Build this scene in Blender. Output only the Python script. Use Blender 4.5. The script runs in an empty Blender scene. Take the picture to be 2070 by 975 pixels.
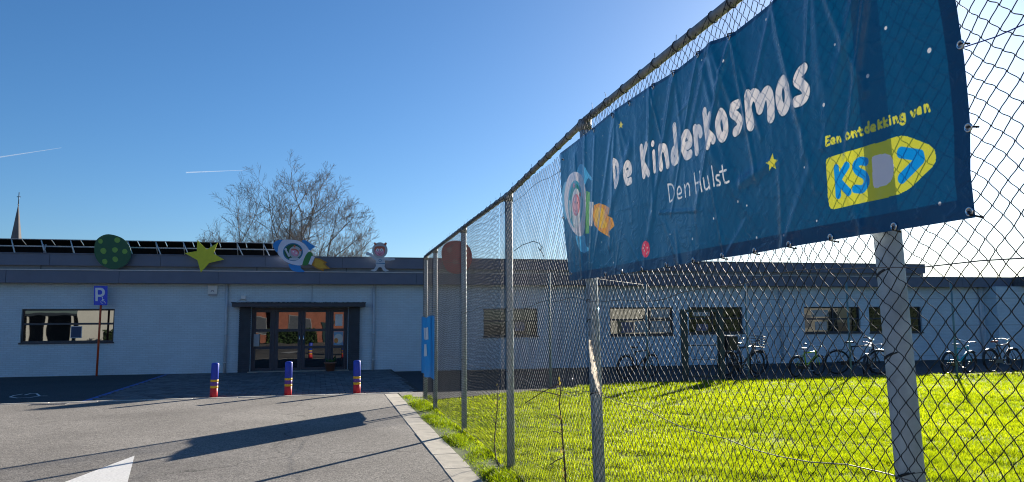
import bpy, bmesh, math, random
import numpy as np
from mathutils import Vector, Matrix
random.seed(7); RNG = np.random.default_rng(7)
S = bpy.context.scene; COL = S.collection

# ------------------------------------------------------------------ camera
FPX, PW, PH, CX, CY, CH = 1530.0, 2070.0, 975.0, 1035.0, 487.5, 1.68
_d = np.array([668-CX, 658-CY, FPX]); _d /= np.linalg.norm(_d)
_e = np.array([1668-CX, 650.4-CY, FPX])
_u = np.cross(_d, _e); _u /= np.linalg.norm(_u)
if _u[1] > 0: _u = -_u
RC = np.stack([np.cross(_d, _u), _d, _u], 1)          # world -> camera (x right, y down, z forward)
CAMPOS = np.array([0, 0, CH])
cd = bpy.data.cameras.new('camera'); cam = bpy.data.objects.new('camera', cd); COL.objects.link(cam)
cd.sensor_width = 36; cd.lens = FPX/PW*36; cd.clip_start = 0.05; cd.clip_end = 20000
M3 = Matrix(((RC[0][0], -RC[1][0], -RC[2][0]), (RC[0][1], -RC[1][1], -RC[2][1]), (RC[0][2], -RC[1][2], -RC[2][2])))
cam.matrix_world = Matrix.Translation((0, 0, CH)) @ M3.to_4x4()
S.camera = cam

# ------------------------------------------------------------------ light
SUN_AZ, SUN_EL = math.radians(42.3), math.radians(17.5)  # azimuth measured from +Y towards +X
w = bpy.data.worlds.new("World"); S.world = w; w.use_nodes = True
nt = w.node_tree; bg = nt.nodes['Background']
sky = nt.nodes.new('ShaderNodeTexSky'); sky.sky_type = 'NISHITA'; sky.sun_disc = False
sky.sun_elevation = SUN_EL; sky.sun_rotation = SUN_AZ
sky.air_density = 1.0; sky.dust_density = 0.42; sky.ozone_density = 6.0; sky.altitude = 0
hs = nt.nodes.new('ShaderNodeHueSaturation'); hs.inputs['Saturation'].default_value = 1.08
nt.links.new(sky.outputs[0], hs.inputs['Color']); nt.links.new(hs.outputs[0], bg.inputs[0]); bg.inputs[1].default_value = 0.05
sd = bpy.data.lights.new('sun', 'SUN'); sun = bpy.data.objects.new('sun', sd); COL.objects.link(sun)
sd.energy = 5.0; sd.angle = math.radians(0.5); sd.color = (1.0, 0.92, 0.79)
sv = Vector((math.sin(SUN_AZ)*math.cos(SUN_EL), math.cos(SUN_AZ)*math.cos(SUN_EL), math.sin(SUN_EL)))
sun.rotation_euler = sv.to_track_quat('Z', 'Y').to_euler()
S.view_settings.view_transform = 'Standard'; S.view_settings.look = 'None'
S.view_settings.gamma = 1.0; S.view_settings.exposure = 1.42
S.cycles.use_denoising = True; S.cycles.denoising_input_passes = 'RGB_ALBEDO_NORMAL'; S.cycles.denoising_prefilter = 'ACCURATE'; S.cycles.pixel_filter_type = 'BLACKMAN_HARRIS'; S.cycles.filter_width = 1.1
S.cycles.max_bounces = 6; S.cycles.transparent_max_bounces = 12

# ------------------------------------------------------------------ helpers
def ray(x, y): return RC.T @ np.array([x-CX, y-CY, FPX])
def atY(x, y, Y): r = ray(x, y); return CAMPOS + r*(Y/r[1])
def atX(x, y, X): r = ray(x, y); return CAMPOS + r*(X/r[0])
def atZ(x, y, Z=0.0): r = ray(x, y); return CAMPOS + r*((Z-CH)/r[2])

def link(o, parent=None):
    COL.objects.link(o)
    if parent is not None: o.parent = parent
    return o
def tag(o, label=None, cat=None, group=None, kind=None):
    if label: o['label'] = label
    if cat: o['category'] = cat
    if group: o['group'] = group
    if kind: o['kind'] = kind
    return o
def empty(name, loc=(0, 0, 0), rz=0, **k):
    o = bpy.data.objects.new(name, None); o.empty_display_size = .2
    o.location = loc; o.rotation_euler = (0, 0, rz); link(o); return tag(o, **k)
def copy_tree(o, parent=None):
    c = o.copy(); COL.objects.link(c)
    if parent is not None: c.parent = parent
    for ch in list(o.children): copy_tree(ch, c)
    return c

class MB:
    def __init__(s): s.v = []; s.f = []; s.sm = []
    def add(s, v, f, smooth=False):
        n = len(s.v); s.v.extend([tuple(map(float, p)) for p in v])
        s.f.extend([tuple(i+n for i in q) for q in f]); s.sm.extend([smooth]*len(f)); return s
    def box(s, x0, x1, y0, y1, z0, z1, M=None):
        v = [(x, y, z) for z in (z0, z1) for y in (y0, y1) for x in (x0, x1)]
        if M is not None: v = [M @ Vector(p) for p in v]
        return s.add(v, [(0, 2, 3, 1), (4, 5, 7, 6), (0, 1, 5, 4), (2, 6, 7, 3), (0, 4, 6, 2), (1, 3, 7, 5)])
    def bevbox(s, x0, x1, y0, y1, z0, z1, b):
        v = []
        for z, k in ((z0, 0), (z1-b, 0), (z1, b)):
            v += [(x0+k, y0+k, z), (x1-k, y0+k, z), (x1-k, y1-k, z), (x0+k, y1-k, z)]
        f = [(3, 2, 1, 0), (8, 9, 10, 11)]
        for r in (0, 4):
            for i in range(4): j = (i+1) % 4; f.append((r+i, r+j, r+4+j, r+4+i))
        return s.add(v, f)
    def tube(s, pts, r, n=8, cap=True, smooth=True):
        P = [Vector(p) for p in pts]; m = len(P)
        R = r if hasattr(r, '__len__') else [r]*m
        t0 = (P[1]-P[0]).normalized()
        ref = Vector((0, 0, 1)) if abs(t0.z) < .9 else Vector((1, 0, 0))
        v = []
        a = t0.cross(ref).normalized()
        for i in range(m):
            t = (P[min(i+1, m-1)]-P[max(i-1, 0)]).normalized()
            a = (a - t*a.dot(t)).normalized(); b = t.cross(a)
            for k in range(n):
                an = 2*math.pi*k/n; v.append(P[i]+(a*math.cos(an)+b*math.sin(an))*R[i])
        f = []
        for i in range(m-1):
            for k in range(n):
                k2 = (k+1) % n; f.append((i*n+k, i*n+k2, (i+1)*n+k2, (i+1)*n+k))
        s.add(v, f, smooth)
        if cap:
            c = len(s.v)-len(v)
            s.f.append(tuple(c+k for k in reversed(range(n)))); s.f.append(tuple(c+(m-1)*n+k for k in range(n))); s.sm += [False]*2
        return s
    def lathe(s, prof, n=20, M=None, smooth=True):
        v = []; f = []
        for r, z in prof:
            for k in range(n):
                a = 2*math.pi*k/n; v.append((r*math.cos(a), r*math.sin(a), z))
        for i in range(len(prof)-1):
            for k in range(n):
                k2 = (k+1) % n; f.append((i*n+k, i*n+k2, (i+1)*n+k2, (i+1)*n+k))
        if M is not None: v = [M @ Vector(p) for p in v]
        return s.add(v, f, smooth)
    def prism(s, poly, fn, d0, d1):
        """poly in 2D, fn(a,b,d)->xyz, extruded from depth d0 to d1"""
        n = len(poly)
        v = [fn(a, b, d0) for a, b in poly]+[fn(a, b, d1) for a, b in poly]
        f = [tuple(range(n)), tuple(reversed(range(n, 2*n)))]
        f += [(i, n+i, n+(i+1) % n, (i+1) % n) for i in range(n)]
        return s.add(v, f)
    def torus(s, c, ax, R, r, n=24, k=6):
        ax = Vector(ax).normalized(); a = ax.orthogonal().normalized(); b = ax.cross(a); c = Vector(c)
        v = []; f = []
        for i in range(n):
            t = 2*math.pi*i/n; d = a*math.cos(t)+b*math.sin(t)
            for j in range(k):
                u = 2*math.pi*j/k; v.append(c+d*(R+r*math.cos(u))+ax*(r*math.sin(u)))
        for i in range(n):
            for j in range(k):
                i2 = (i+1) % n; j2 = (j+1) % k; f.append((i*k+j, i2*k+j, i2*k+j2, i*k+j2))
        return s.add(v, f, True)
    def mesh(s, name, mat):
        me = bpy.data.meshes.new(name); me.from_pydata(s.v, [], s.f)
        me.polygons.foreach_set('use_smooth', s.sm)
        if mat is not None: me.materials.append(mat)
        me.update(); return me
    def build(s, name, mat, parent=None, recalc=True):
        me = s.mesh(name, mat)
        if recalc:
            bm = bmesh.new(); bm.from_mesh(me); bmesh.ops.recalc_face_normals(bm, faces=bm.faces); bm.to_mesh(me); bm.free()
        o = bpy.data.objects.new(name, me); link(o, parent); return o

def np_mesh(name, V, F, mat, smooth=True, attrs=None):
    me = bpy.data.meshes.new(name); V = np.asarray(V, np.float32); F = np.asarray(F, np.int32)
    n, k = F.shape
    me.vertices.add(len(V)); me.vertices.foreach_set('co', V.ravel())
    me.loops.add(n*k); me.loops.foreach_set('vertex_index', F.ravel())
    me.polygons.add(n); me.polygons.foreach_set('loop_start', np.arange(0, n*k, k, dtype=np.int32))
    me.polygons.foreach_set('loop_total', np.full(n, k, np.int32))
    me.polygons.foreach_set('use_smooth', np.full(n, smooth))
    if attrs:
        for an, av in attrs.items():
            at = me.attributes.new(an, 'FLOAT', 'POINT'); at.data.foreach_set('value', np.asarray(av, np.float32))
    me.materials.append(mat); me.update(calc_edges=True); return me
def np_obj(name, V, F, mat, parent=None, smooth=True, attrs=None):
    o = bpy.data.objects.new(name, np_mesh(name, V, F, mat, smooth, attrs)); return link(o, parent)
def np_tubes(P, r, sides=4, refdir=(1, 0, 0)):
    """P (n,m,3) many polylines -> verts, quads"""
    n, m, _ = P.shape
    T = np.gradient(P, axis=1); T /= np.linalg.norm(T, axis=2, keepdims=True)+1e-9
    A = np.array(refdir, float)[None, None]-T*(T@np.array(refdir, float))[..., None]
    A /= np.linalg.norm(A, axis=2, keepdims=True)+1e-9; B = np.cross(T, A)
    an = 2*np.pi*np.arange(sides)/sides+.4
    r = np.asarray(r); r = r if r.ndim == 0 else r[..., None, None]
    V = P[:, :, None]+r*(A[:, :, None]*np.cos(an)[:, None]+B[:, :, None]*np.sin(an)[:, None])
    i = (np.arange(n)[:, None, None]*m+np.arange(m-1)[None, :, None])*sides
    k = np.arange(sides)[None, None]; k2 = (k+1) % sides
    F = np.stack([i+k, i+k2, i+sides+k2, i+sides+k], -1).reshape(-1, 4)
    return V.reshape(-1, 3), F

# ------------------------------------------------------------------ materials
def mat(name, col, rough=.7, metal=0., var=.15, scale=8., bump=0., bscale=60., spec=.4, col2=None, extra=None, transl=0., bdist=.01):
    m = bpy.data.materials.new(name); m.use_nodes = True; t = m.node_tree; N = t.nodes; L = t.links
    b = N['Principled BSDF']; b.inputs['Roughness'].default_value = rough; b.inputs['Metallic'].default_value = metal
    b.inputs['Specular IOR Level'].default_value = spec
    tc = N.new('ShaderNodeTexCoord')
    nz = N.new('ShaderNodeTexNoise'); nz.inputs['Scale'].default_value = scale; nz.inputs['Detail'].default_value = 6
    L.new(tc.outputs['Object'], nz.inputs['Vector'])
    mx = N.new('ShaderNodeMix'); mx.data_type = 'RGBA'
    c2 = col2 if col2 else tuple(c*(1-var) for c in col)
    c1 = col if col2 else tuple(min(1, c*(1+var)) for c in col)
    mx.inputs[6].default_value = (*c1, 1); mx.inputs[7].default_value = (*c2, 1)
    rp = N.new('ShaderNodeMapRange'); rp.inputs[1].default_value = .3; rp.inputs[2].default_value = .7
    L.new(nz.outputs['Fac'], rp.inputs[0]); L.new(rp.outputs[0], mx.inputs[0]); L.new(mx.outputs[2], b.inputs['Base Color'])
    if bump:
        n2 = N.new('ShaderNodeTexNoise'); n2.inputs['Scale'].default_value = bscale; n2.inputs['Detail'].default_value = 4
        L.new(tc.outputs['Object'], n2.inputs['Vector'])
        bp = N.new('ShaderNodeBump'); bp.inputs['Strength'].default_value = bump; bp.inputs['Distance'].default_value = bdist
        L.new(n2.outputs['Fac'], bp.inputs['Height']); L.new(bp.outputs[0], b.inputs['Normal'])
    if transl:
        tr = N.new('ShaderNodeBsdfTranslucent'); ms = N.new('ShaderNodeMixShader'); ms.inputs[0].default_value = transl
        L.new(mx.outputs[2], tr.inputs['Color']); L.new(b.outputs[0], ms.inputs[1]); L.new(tr.outputs[0], ms.inputs[2])
        L.new(ms.outputs[0], N['Material Output'].inputs['Surface'])
    if extra: extra(m, t, N, L, b, tc, mx)
    return m

def brick_extra(sx=.21, sz=.065, strength=.35):
    def fn(m, t, N, L, b, tc, mx):
        sep = N.new('ShaderNodeSeparateXYZ'); L.new(tc.outputs['Object'], sep.inputs[0])
        cb = N.new('ShaderNodeCombineXYZ'); L.new(sep.outputs[0], cb.inputs[0]); L.new(sep.outputs[2], cb.inputs[1])
        br = N.new('ShaderNodeTexBrick'); br.inputs['Scale'].default_value = 1
        br.inputs['Brick Width'].default_value = sx; br.inputs['Row Height'].default_value = sz
        br.inputs['Mortar Size'].default_value = .008; br.inputs['Mortar Smooth'].default_value = .4
        L.new(cb.outputs[0], br.inputs['Vector'])
        br.inputs['Color1'].default_value = (.92, .92, .92, 1); br.inputs['Color2'].default_value = (1, 1, 1, 1); br.inputs['Mortar'].default_value = (.80, .80, .80, 1)
        mm = N.new('ShaderNodeMix'); mm.data_type = 'RGBA'; mm.blend_type = 'MULTIPLY'; mm.inputs[0].default_value = 1
        L.new(mx.outputs[2], mm.inputs[6]); L.new(br.outputs['Color'], mm.inputs[7]); L.new(mm.outputs[2], b.inputs['Base Color'])
        n3 = N.new('ShaderNodeTexNoise'); n3.inputs['Scale'].default_value = 4; n3.inputs['Detail'].default_value = 8
        mp = N.new('ShaderNodeMapping'); mp.inputs['Scale'].default_value = (.5, 1, 6); L.new(tc.outputs['Object'], mp.inputs[0]); L.new(mp.outputs[0], n3.inputs['Vector'])
        ad = N.new('ShaderNodeMath'); ad.operation = 'MULTIPLY_ADD'; ad.inputs[1].default_value = -1; L.new(br.outputs['Fac'], ad.inputs[0]); L.new(n3.outputs['Fac'], ad.inputs[2])
        bp = N.new('ShaderNodeBump'); bp.inputs['Strength'].default_value = strength; bp.inputs['Distance'].default_value = .012
        L.new(ad.outputs[0], bp.inputs['Height']); L.new(bp.outputs[0], b.inputs['Normal'])
    return fn

def asphalt_mat(name, lo, hi, fleck, crack=True):
    m = bpy.data.materials.new(name); m.use_nodes = True; t = m.node_tree; N = t.nodes; L = t.links
    b = N['Principled BSDF']; b.inputs['Roughness'].default_value = .85; b.inputs['Specular IOR Level'].default_value = .3
    tc = N.new('ShaderNodeTexCoord')
    def noise(sc, det=6):
        n = N.new('ShaderNodeTexNoise'); n.inputs['Scale'].default_value = sc; n.inputs['Detail'].default_value = det
        L.new(tc.outputs['Object'], n.inputs['Vector']); return n
    big = noise(.45, 6); mid = noise(9, 5)
    vo = N.new('ShaderNodeTexVoronoi'); vo.inputs['Scale'].default_value = 75; L.new(tc.outputs['Object'], vo.inputs['Vector'])
    a = N.new('ShaderNodeMix'); a.data_type = 'RGBA'; a.inputs[6].default_value = (*lo, 1); a.inputs[7].default_value = (*hi, 1)
    mr = N.new('ShaderNodeMapRange'); mr.inputs[1].default_value = .3; mr.inputs[2].default_value = .7; L.new(big.outputs['Fac'], mr.inputs[0]); L.new(mr.outputs[0], a.inputs[0])
    sp = N.new('ShaderNodeSeparateColor'); L.new(vo.outputs['Color'], sp.inputs[0])
    r2 = N.new('ShaderNodeMapRange'); r2.inputs[1].default_value = 0; r2.inputs[2].default_value = 1; r2.inputs[3].default_value = .45; r2.inputs[4].default_value = fleck
    L.new(sp.outputs[0], r2.inputs[0])
    r3 = N.new('ShaderNodeMapRange'); r3.inputs[1].default_value = .3; r3.inputs[2].default_value = .7; r3.inputs[3].default_value = .86; r3.inputs[4].default_value = 1.12
    L.new(mid.outputs['Fac'], r3.inputs[0])
    mu = N.new('ShaderNodeMath'); mu.operation = 'MULTIPLY'; L.new(r2.outputs[0], mu.inputs[0]); L.new(r3.outputs[0], mu.inputs[1])
    fac = mu
    if crack:
        wn = noise(1.2, 4); ws = N.new('ShaderNodeVectorMath'); ws.operation = 'SCALE'; ws.inputs[3].default_value = 1.2; L.new(wn.outputs['Color'], ws.inputs[0])
        wa = N.new('ShaderNodeVectorMath'); wa.operation = 'ADD'; L.new(tc.outputs['Object'], wa.inputs[0]); L.new(ws.outputs[0], wa.inputs[1])
        vc = N.new('ShaderNodeTexVoronoi'); vc.feature = 'DISTANCE_TO_EDGE'; vc.inputs['Scale'].default_value = .16; L.new(wa.outputs[0], vc.inputs['Vector'])
        rc = N.new('ShaderNodeMapRange'); rc.inputs[1].default_value = 0; rc.inputs[2].default_value = .004; rc.inputs[3].default_value = .45; rc.inputs[4].default_value = 1
        L.new(vc.outputs['Distance'], rc.inputs[0])
        m2 = N.new('ShaderNodeMath'); m2.operation = 'MULTIPLY'; L.new(mu.outputs[0], m2.inputs[0]); L.new(rc.outputs[0], m2.inputs[1]); fac = m2
    vm = N.new('ShaderNodeVectorMath'); vm.operation = 'SCALE'; L.new(a.outputs[2], vm.inputs[0]); L.new(fac.outputs[0], vm.inputs[3]); L.new(vm.outputs[0], b.inputs['Base Color'])
    bp = N.new('ShaderNodeBump'); bp.inputs['Strength'].default_value = .5; bp.inputs['Distance'].default_value = .004
    L.new(vo.outputs['Distance'], bp.inputs['Height']); L.new(bp.outputs[0], b.inputs['Normal'])
    return m

def glass_mat(name, fac=.34, wob=.25):
    m = bpy.data.materials.new(name); m.use_nodes = True; t = m.node_tree; N = t.nodes; L = t.links
    N.remove(N['Principled BSDF']); tc = N.new('ShaderNodeTexCoord')
    d = N.new('ShaderNodeBsdfDiffuse'); d.inputs[0].default_value = (.006, .008, .01, 1)
    g = N.new('ShaderNodeBsdfGlossy'); g.inputs['Roughness'].default_value = .012; g.inputs[0].default_value = (.9, .93, .93, 1)
    n = N.new('ShaderNodeTexNoise'); n.inputs['Scale'].default_value = 1.3; n.inputs['Detail'].default_value = 1; L.new(tc.outputs['Object'], n.inputs['Vector'])
    bp = N.new('ShaderNodeBump'); bp.inputs['Strength'].default_value = wob; bp.inputs['Distance'].default_value = .02
    L.new(n.outputs['Fac'], bp.inputs['Height']); L.new(bp.outputs[0], g.inputs['Normal'])
    ms = N.new('ShaderNodeMixShader'); ms.inputs[0].default_value = fac
    L.new(d.outputs[0], ms.inputs[1]); L.new(g.outputs[0], ms.inputs[2]); L.new(ms.outputs[0], N['Material Output'].inputs['Surface'])
    return m

def attr_tone(lo=.75, hi=1.25, attr='tone'):
    def fn(m, t, N, L, b, tc, mx):
        a = N.new('ShaderNodeAttribute'); a.attribute_name = attr
        r = N.new('ShaderNodeMapRange'); r.inputs[3].default_value = lo; r.inputs[4].default_value = hi; L.new(a.outputs['Fac'], r.inputs[0])
        v = N.new('ShaderNodeVectorMath'); v.operation = 'SCALE'; L.new(mx.outputs[2], v.inputs[0]); L.new(r.outputs[0], v.inputs[3]); L.new(v.outputs[0], b.inputs['Base Color'])
    return fn
def obj_tone(lo=.75, hi=1.25):
    def fn(m, t, N, L, b, tc, mx):
        a = N.new('ShaderNodeObjectInfo')
        r = N.new('ShaderNodeMapRange'); r.inputs[3].default_value = lo; r.inputs[4].default_value = hi; L.new(a.outputs['Random'], r.inputs[0])
        v = N.new('ShaderNodeVectorMath'); v.operation = 'SCALE'; L.new(mx.outputs[2], v.inputs[0]); L.new(r.outputs[0], v.inputs[3]); L.new(v.outputs[0], b.inputs['Base Color'])
    return fn

M = {}
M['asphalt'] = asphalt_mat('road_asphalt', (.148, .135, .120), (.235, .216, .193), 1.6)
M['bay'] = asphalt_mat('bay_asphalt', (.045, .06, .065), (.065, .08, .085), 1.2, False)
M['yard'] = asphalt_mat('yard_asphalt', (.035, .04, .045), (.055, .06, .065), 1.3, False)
M['earth'] = mat('earth', (.09, .085, .06), .95, var=.3, scale=.6)
M['soil'] = mat('lawn_soil', (.06, .09, .012), .95, var=.4, scale=3, bump=.5, bscale=30)
M['concrete'] = mat('kerb_concrete', (.44, .40, .33), .85, var=.2, scale=5, bump=.3, bscale=90, extra=obj_tone(.86, 1.1))
M['edging'] = mat('edging_concrete', (.52, .49, .43), .8, var=.15, scale=5, bump=.2, extra=obj_tone(.9, 1.1))
M['paver'] = mat('paver', (.12, .125, .13), .8, var=.25, scale=6, bump=.3, bscale=80, extra=obj_tone(.7, 1.25))
M['paver_far'] = mat('paver_far', (.12, .125, .13), .8, var=.25, scale=6, bump=.3, bscale=80, extra=attr_tone(.7, 1.25))
M['joint'] = mat('joint_sand', (.035, .035, .03), .95)
M['whitepaint'] = mat('white_road_paint', (.70, .68, .64), .7, var=.16, scale=34, bump=.4, bscale=75, bdist=.004)
M['bluepaint'] = mat('blue_road_paint', (.03, .12, .42), .7, var=.2, scale=8)
M['wall'] = mat('painted_brick', (.55, .67, .74), .75, var=.05, scale=1.2, extra=brick_extra(strength=.38))
M['fascia'] = mat('fascia_cladding', (.115, .14, .20), .5, var=.06, scale=2)
M['gapwall'] = mat('attic_cladding', (.22, .25, .28), .6, var=.08)
M['darkframe'] = mat('dark_frame', (.035, .045, .06), .45, var=.1)
M['rib'] = mat('dark_pier_brick', (.035, .048, .065), .6, var=.2, scale=5, bump=.2)
M['pipe'] = mat('painted_pipe', (.46, .52, .57), .55, var=.05)
M['flashing'] = mat('zinc_flashing', (.42, .44, .46), .4, metal=.3, var=.1)
M['roof'] = mat('roof_felt', (.10, .10, .11), .9, var=.2)
M['glass'] = glass_mat('window_glass', .13, .07)
M['doorglass'] = glass_mat('door_glass', .13, .1)
M['whitebox'] = mat('white_plastic', (.72, .72, .70), .5, var=.04)
M['greyplastic'] = mat('grey_plastic', (.35, .36, .37), .5, var=.05)
M['solar'] = mat('solar_backsheet', (.013, .013, .015), .8, var=.2, spec=.1)
M['alu'] = mat('aluminium', (.40, .40, .40), .5, metal=.3, var=.06)
M['strut'] = mat('pale_strut', (.68, .66, .62), .6)
M['farpane'] = mat('far_window_pane', (.10, .11, .13), .3)
M['galv'] = mat('galvanised_steel', (.42, .45, .48), .5, metal=.55, var=.25, scale=18, bump=.15, bscale=50)
M['postpaint'] = mat('galvanised_post', (.38, .45, .49), .65, metal=0., spec=.25, var=.18, scale=14, bump=.12, bscale=40)
M['rail'] = mat('weathered_rail', (.26, .26, .26), .55, metal=.4, var=.3, scale=20, bump=.2, bscale=60)
M['wire'] = mat('fence_wire', (.04, .045, .05), .62, metal=0., var=.4, scale=12, spec=.06)
M['wiregalv'] = mat('tension_wire_zinc', (.13, .13, .13), .55, metal=.1, var=.2, spec=.2)
M['farpost'] = mat('teal_post_paint', (.14, .25, .28), .7, spec=.15, var=.1)
M['gatepaint'] = mat('dark_green_gate_paint', (.02, .05, .055), .45, var=.1)
M['bark'] = mat('bark', (.13, .115, .10), .9, var=.35, scale=5)
M['twig'] = mat('twig_bark', (.21, .17, .14), .9, var=.3, scale=3)
M['rust'] = mat('orange_post_paint', (.55, .08, .02), .5, var=.2, scale=9)
M['signblue'] = mat('sign_blue', (.015, .065, .62), .4, var=.04)
M['signwhite'] = mat('sign_white', (.75, .77, .8), .4, var=.03)
def solid(name, c, r=.5, **k): M[name] = mat(name, c, r, var=.06, scale=6, **k); return M[name]
for n_, c_ in dict(b_blue=(.015, .055, .50), b_yellow=(.92, .52, .01), b_purple=(.17, .06, .32), b_red=(.65, .012, .025),
    c_green=(.012, .10, .045), c_spot=(.17, .36, .06), c_star=(.62, .60, .03), c_sky=(.02, .24, .62), c_white=(.66, .68, .80),
    c_port=(.02, .17, .34), c_dkgreen=(.01, .10, .04), c_hull=(.03, .20, .05), c_skin=(.72, .32, .45), c_grey=(.42, .44, .48),
    c_suit=(.50, .55, .62), c_flame=(.62, .34, .03), c_flame2=(.45, .20, .02), c_hair=(.55, .13, .07), c_eye=(.85, .85, .85), c_dark=(.04, .03, .04),
    c_redplanet=(.48, .03, .05), c_redspot=(.50, .10, .10), c_edge=(.30, .24, .16), terracotta=(.20, .09, .06), plant=(.04, .10, .03)).items(): solid(n_, c_) if not n_.startswith('b_') else M.__setitem__(n_, mat(n_.replace('b_', 'bollard_'), tuple(min(1, q*1.05) for q in c_), .5, col2=tuple(q*.72+.015 for q in c_), scale=14, bump=.15, bscale=30))
M['tyre'] = mat('tyre_rubber', (.02, .02, .022), .8, var=.2)
M['blackpaint'] = mat('black_metal', (.025, .025, .03), .35, var=.1)
M['chrome'] = mat('chrome', (.75, .75, .75), .18, metal=1., var=.03)
M['brick_red'] = mat('red_brick', (.36, .13, .085), .85, var=.15, scale=2, extra=brick_extra())
M['render_white'] = mat('white_render', (.74, .71, .64), .85, var=.06, scale=1)
M['render_grey'] = mat('grey_render', (.30, .29, .26), .85, var=.3, scale=.7)
M['tile_roof'] = mat('roof_tiles', (.12, .065, .05), .8, var=.2, scale=3)
M['hedge'] = mat('hedge_leaf', (.05, .09, .025), .8, var=.4, scale=6, transl=.25)
M['slate'] = mat('spire_slate', (.16, .145, .145), .8, var=.15, scale=.6)
M['plastic_wrap'] = mat('torn_white_plastic', (.74, .66, .56), .6, var=.25, scale=40, transl=.4)
M['dryleaf'] = mat('dry_leaf', (.32, .26, .06), .7, var=.4, scale=20, transl=.5)
M['drystem'] = mat('dry_stem', (.11, .08, .05), .85, var=.3)

# ------------------------------------------------------------------ ground, road, paving
def sheet(name, pts, m, z=None, **k):
    mb = MB(); mb.add([(p[0], p[1], p[2] if len(p) > 2 else z) for p in pts], [tuple(range(len(pts)))])
    o = mb.build(name, m, None, False); return tag(o, kind='structure', **k)
sheet('ground', [(-1500, -1500), (1500, -1500), (1500, 1500), (-1500, 1500)], M['earth'], -.30)
sheet('road', [(-60, -30), (1.62, -30), (1.62, 19.2), (-60, 19.2)], M['asphalt'], 0.)
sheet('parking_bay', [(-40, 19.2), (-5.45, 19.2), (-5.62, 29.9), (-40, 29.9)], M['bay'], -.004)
sheet('paving_bed', [(-5.45, 19.2), (2.3, 19.2), (2.3, 29.9), (-5.62, 29.9)], M['joint'], -.012)
sheet('blue_line', [(-5.50, 19.25), (-5.36, 19.25), (-5.53, 29.5), (-5.67, 29.5)], M['bluepaint'], .001)
YF = lambda X: 20.9-.19*(X-9.06)                                     # line of the fence at the far side of the lawn
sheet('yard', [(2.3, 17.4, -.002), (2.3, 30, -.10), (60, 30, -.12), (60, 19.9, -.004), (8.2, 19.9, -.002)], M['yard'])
lawn_o = sheet('lawn', [(1.62, -30), (60, -30), (60, 20.1), (8.2, 20.1), (2.2, 16.9), (2.1, 19.), (1.62, 19.)], M['soil'], .006)
sheet('asphalt_patch', [(1.66, 18.15), (2.12, 17.75), (2.3, 17.9), (2.3, 19.2), (1.66, 19.2)], M['asphalt'], .012)

kerb = empty('kerb', (0, 0, 0), kind='structure')
y = -3.0
slab_me = MB().bevbox(-.165, .165, -.494, .494, -.1, 0, .008).mesh('concrete_slab', M['concrete'])
while y < 18.9:
    o = bpy.data.objects.new('concrete_slab', slab_me); link(o, kerb)
    o.location = (1.475+random.uniform(-.006, .006), y+.5, .009+random.uniform(-.003, .003)); o.rotation_euler = (random.uniform(-.004, .004), random.uniform(-.012, .012), random.uniform(-.006, .006)); y += 1.0
edg = empty('pavement_edging', (0, 0, 0), kind='structure')
ed_me = MB().bevbox(-.494, .494, -.06, .06, -.1, 0, .006).mesh('edging_stone', M['edging'])
for i in range(20):
    o = bpy.data.objects.new('edging_stone', ed_me); link(o, edg); o.location = (-17.6+i, 19.21, .012+random.uniform(-.003, .003)); o.rotation_euler = (0, 0, random.uniform(-.004, .004))

# block paving: nearest 300 pavers are parts, the rest one joined part
pav = empty('pavement', (0, 0, 0), kind='structure')
pv_me = MB().bevbox(-.143, .143, -.143, .143, -.06, 0, .006).mesh('paver', M['paver'])
cells = []
r_ = 0; yy = 19.43
while yy < 29.3:
    xx = -5.3+(.15 if r_ % 2 else 0)-.016*(yy-19.4)
    while xx < 2.15: cells.append((xx, yy)); xx += .3
    yy += .3; r_ += 1
V = []; F = []; T = []
base_v = np.array([v.co[:] for v in pv_me.vertices]); base_f = [tuple(p.vertices) for p in pv_me.polygons]
for i, (px, py) in enumerate(cells):
    dz = random.uniform(-.004, .004)
    if i < 300:
        o = bpy.data.objects.new('paver', pv_me); link(o, pav); o.location = (px, py, .004+dz); o.rotation_euler = (random.uniform(-.012, .012), random.uniform(-.012, .012), 0)
    else:
        n = len(V)*len(base_v); tl = np.array([random.uniform(-.03, .03), random.uniform(-.03, .03)])
        vv = base_v.copy(); vv[:, 2] += vv[:, 0]*tl[0]*.5+vv[:, 1]*tl[1]*.5+.004+dz; vv[:, :2] += (px, py)
        V.append(vv); F += [tuple(j+n for j in q) for q in base_f]; T += [random.random()]*len(base_v)
tag(np_obj('far_pavers', np.concatenate(V), np.array(F), M['paver_far'], pav, False, {'tone': T}), kind='stuff')

# painted markings
mk = MB(); t1, t2, t3 = atZ(272, 922), atZ(100, 987), atZ(255, 987)
d12 = t2-t1; d13 = t3-t1
tp = [t1, t1+d12*1.75, t1+d13*1.75]
mk.add([(p[0], p[1], .004) for p in tp], [(0, 1, 2)])
tag(mk.build('road_marking', M['whitepaint']), 'white painted triangle on the asphalt road at the bottom left', 'road marking')
def strokes_sheet(name, polys, z, m, wid):
    mb = MB()
    for k_, pl in enumerate(polys):
        P = [Vector((p[0], p[1], 0)) for p in pl]
        for i in range(len(P)-1):
            d = (P[i+1]-P[i]).normalized()*wid*.5; n = Vector((-d.y, d.x, 0)); zz = z+.0006*((i % 2)+2*k_)
            a, b = P[i]-d*.5, P[i+1]+d*.5
            mb.add([(q.x, q.y, zz) for q in (a-n, b-n, b+n, a+n)], [(0, 1, 2, 3)])
    return mb.build(name, m, None, False)
wc = [[atZ(*p) for p in ((45, 797), (28, 800), (20, 803), (35, 805), (60, 804), (80, 801))], [atZ(*p) for p in ((50, 799), (62, 796), (74, 796), (80, 801), (95, 801))]]
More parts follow.
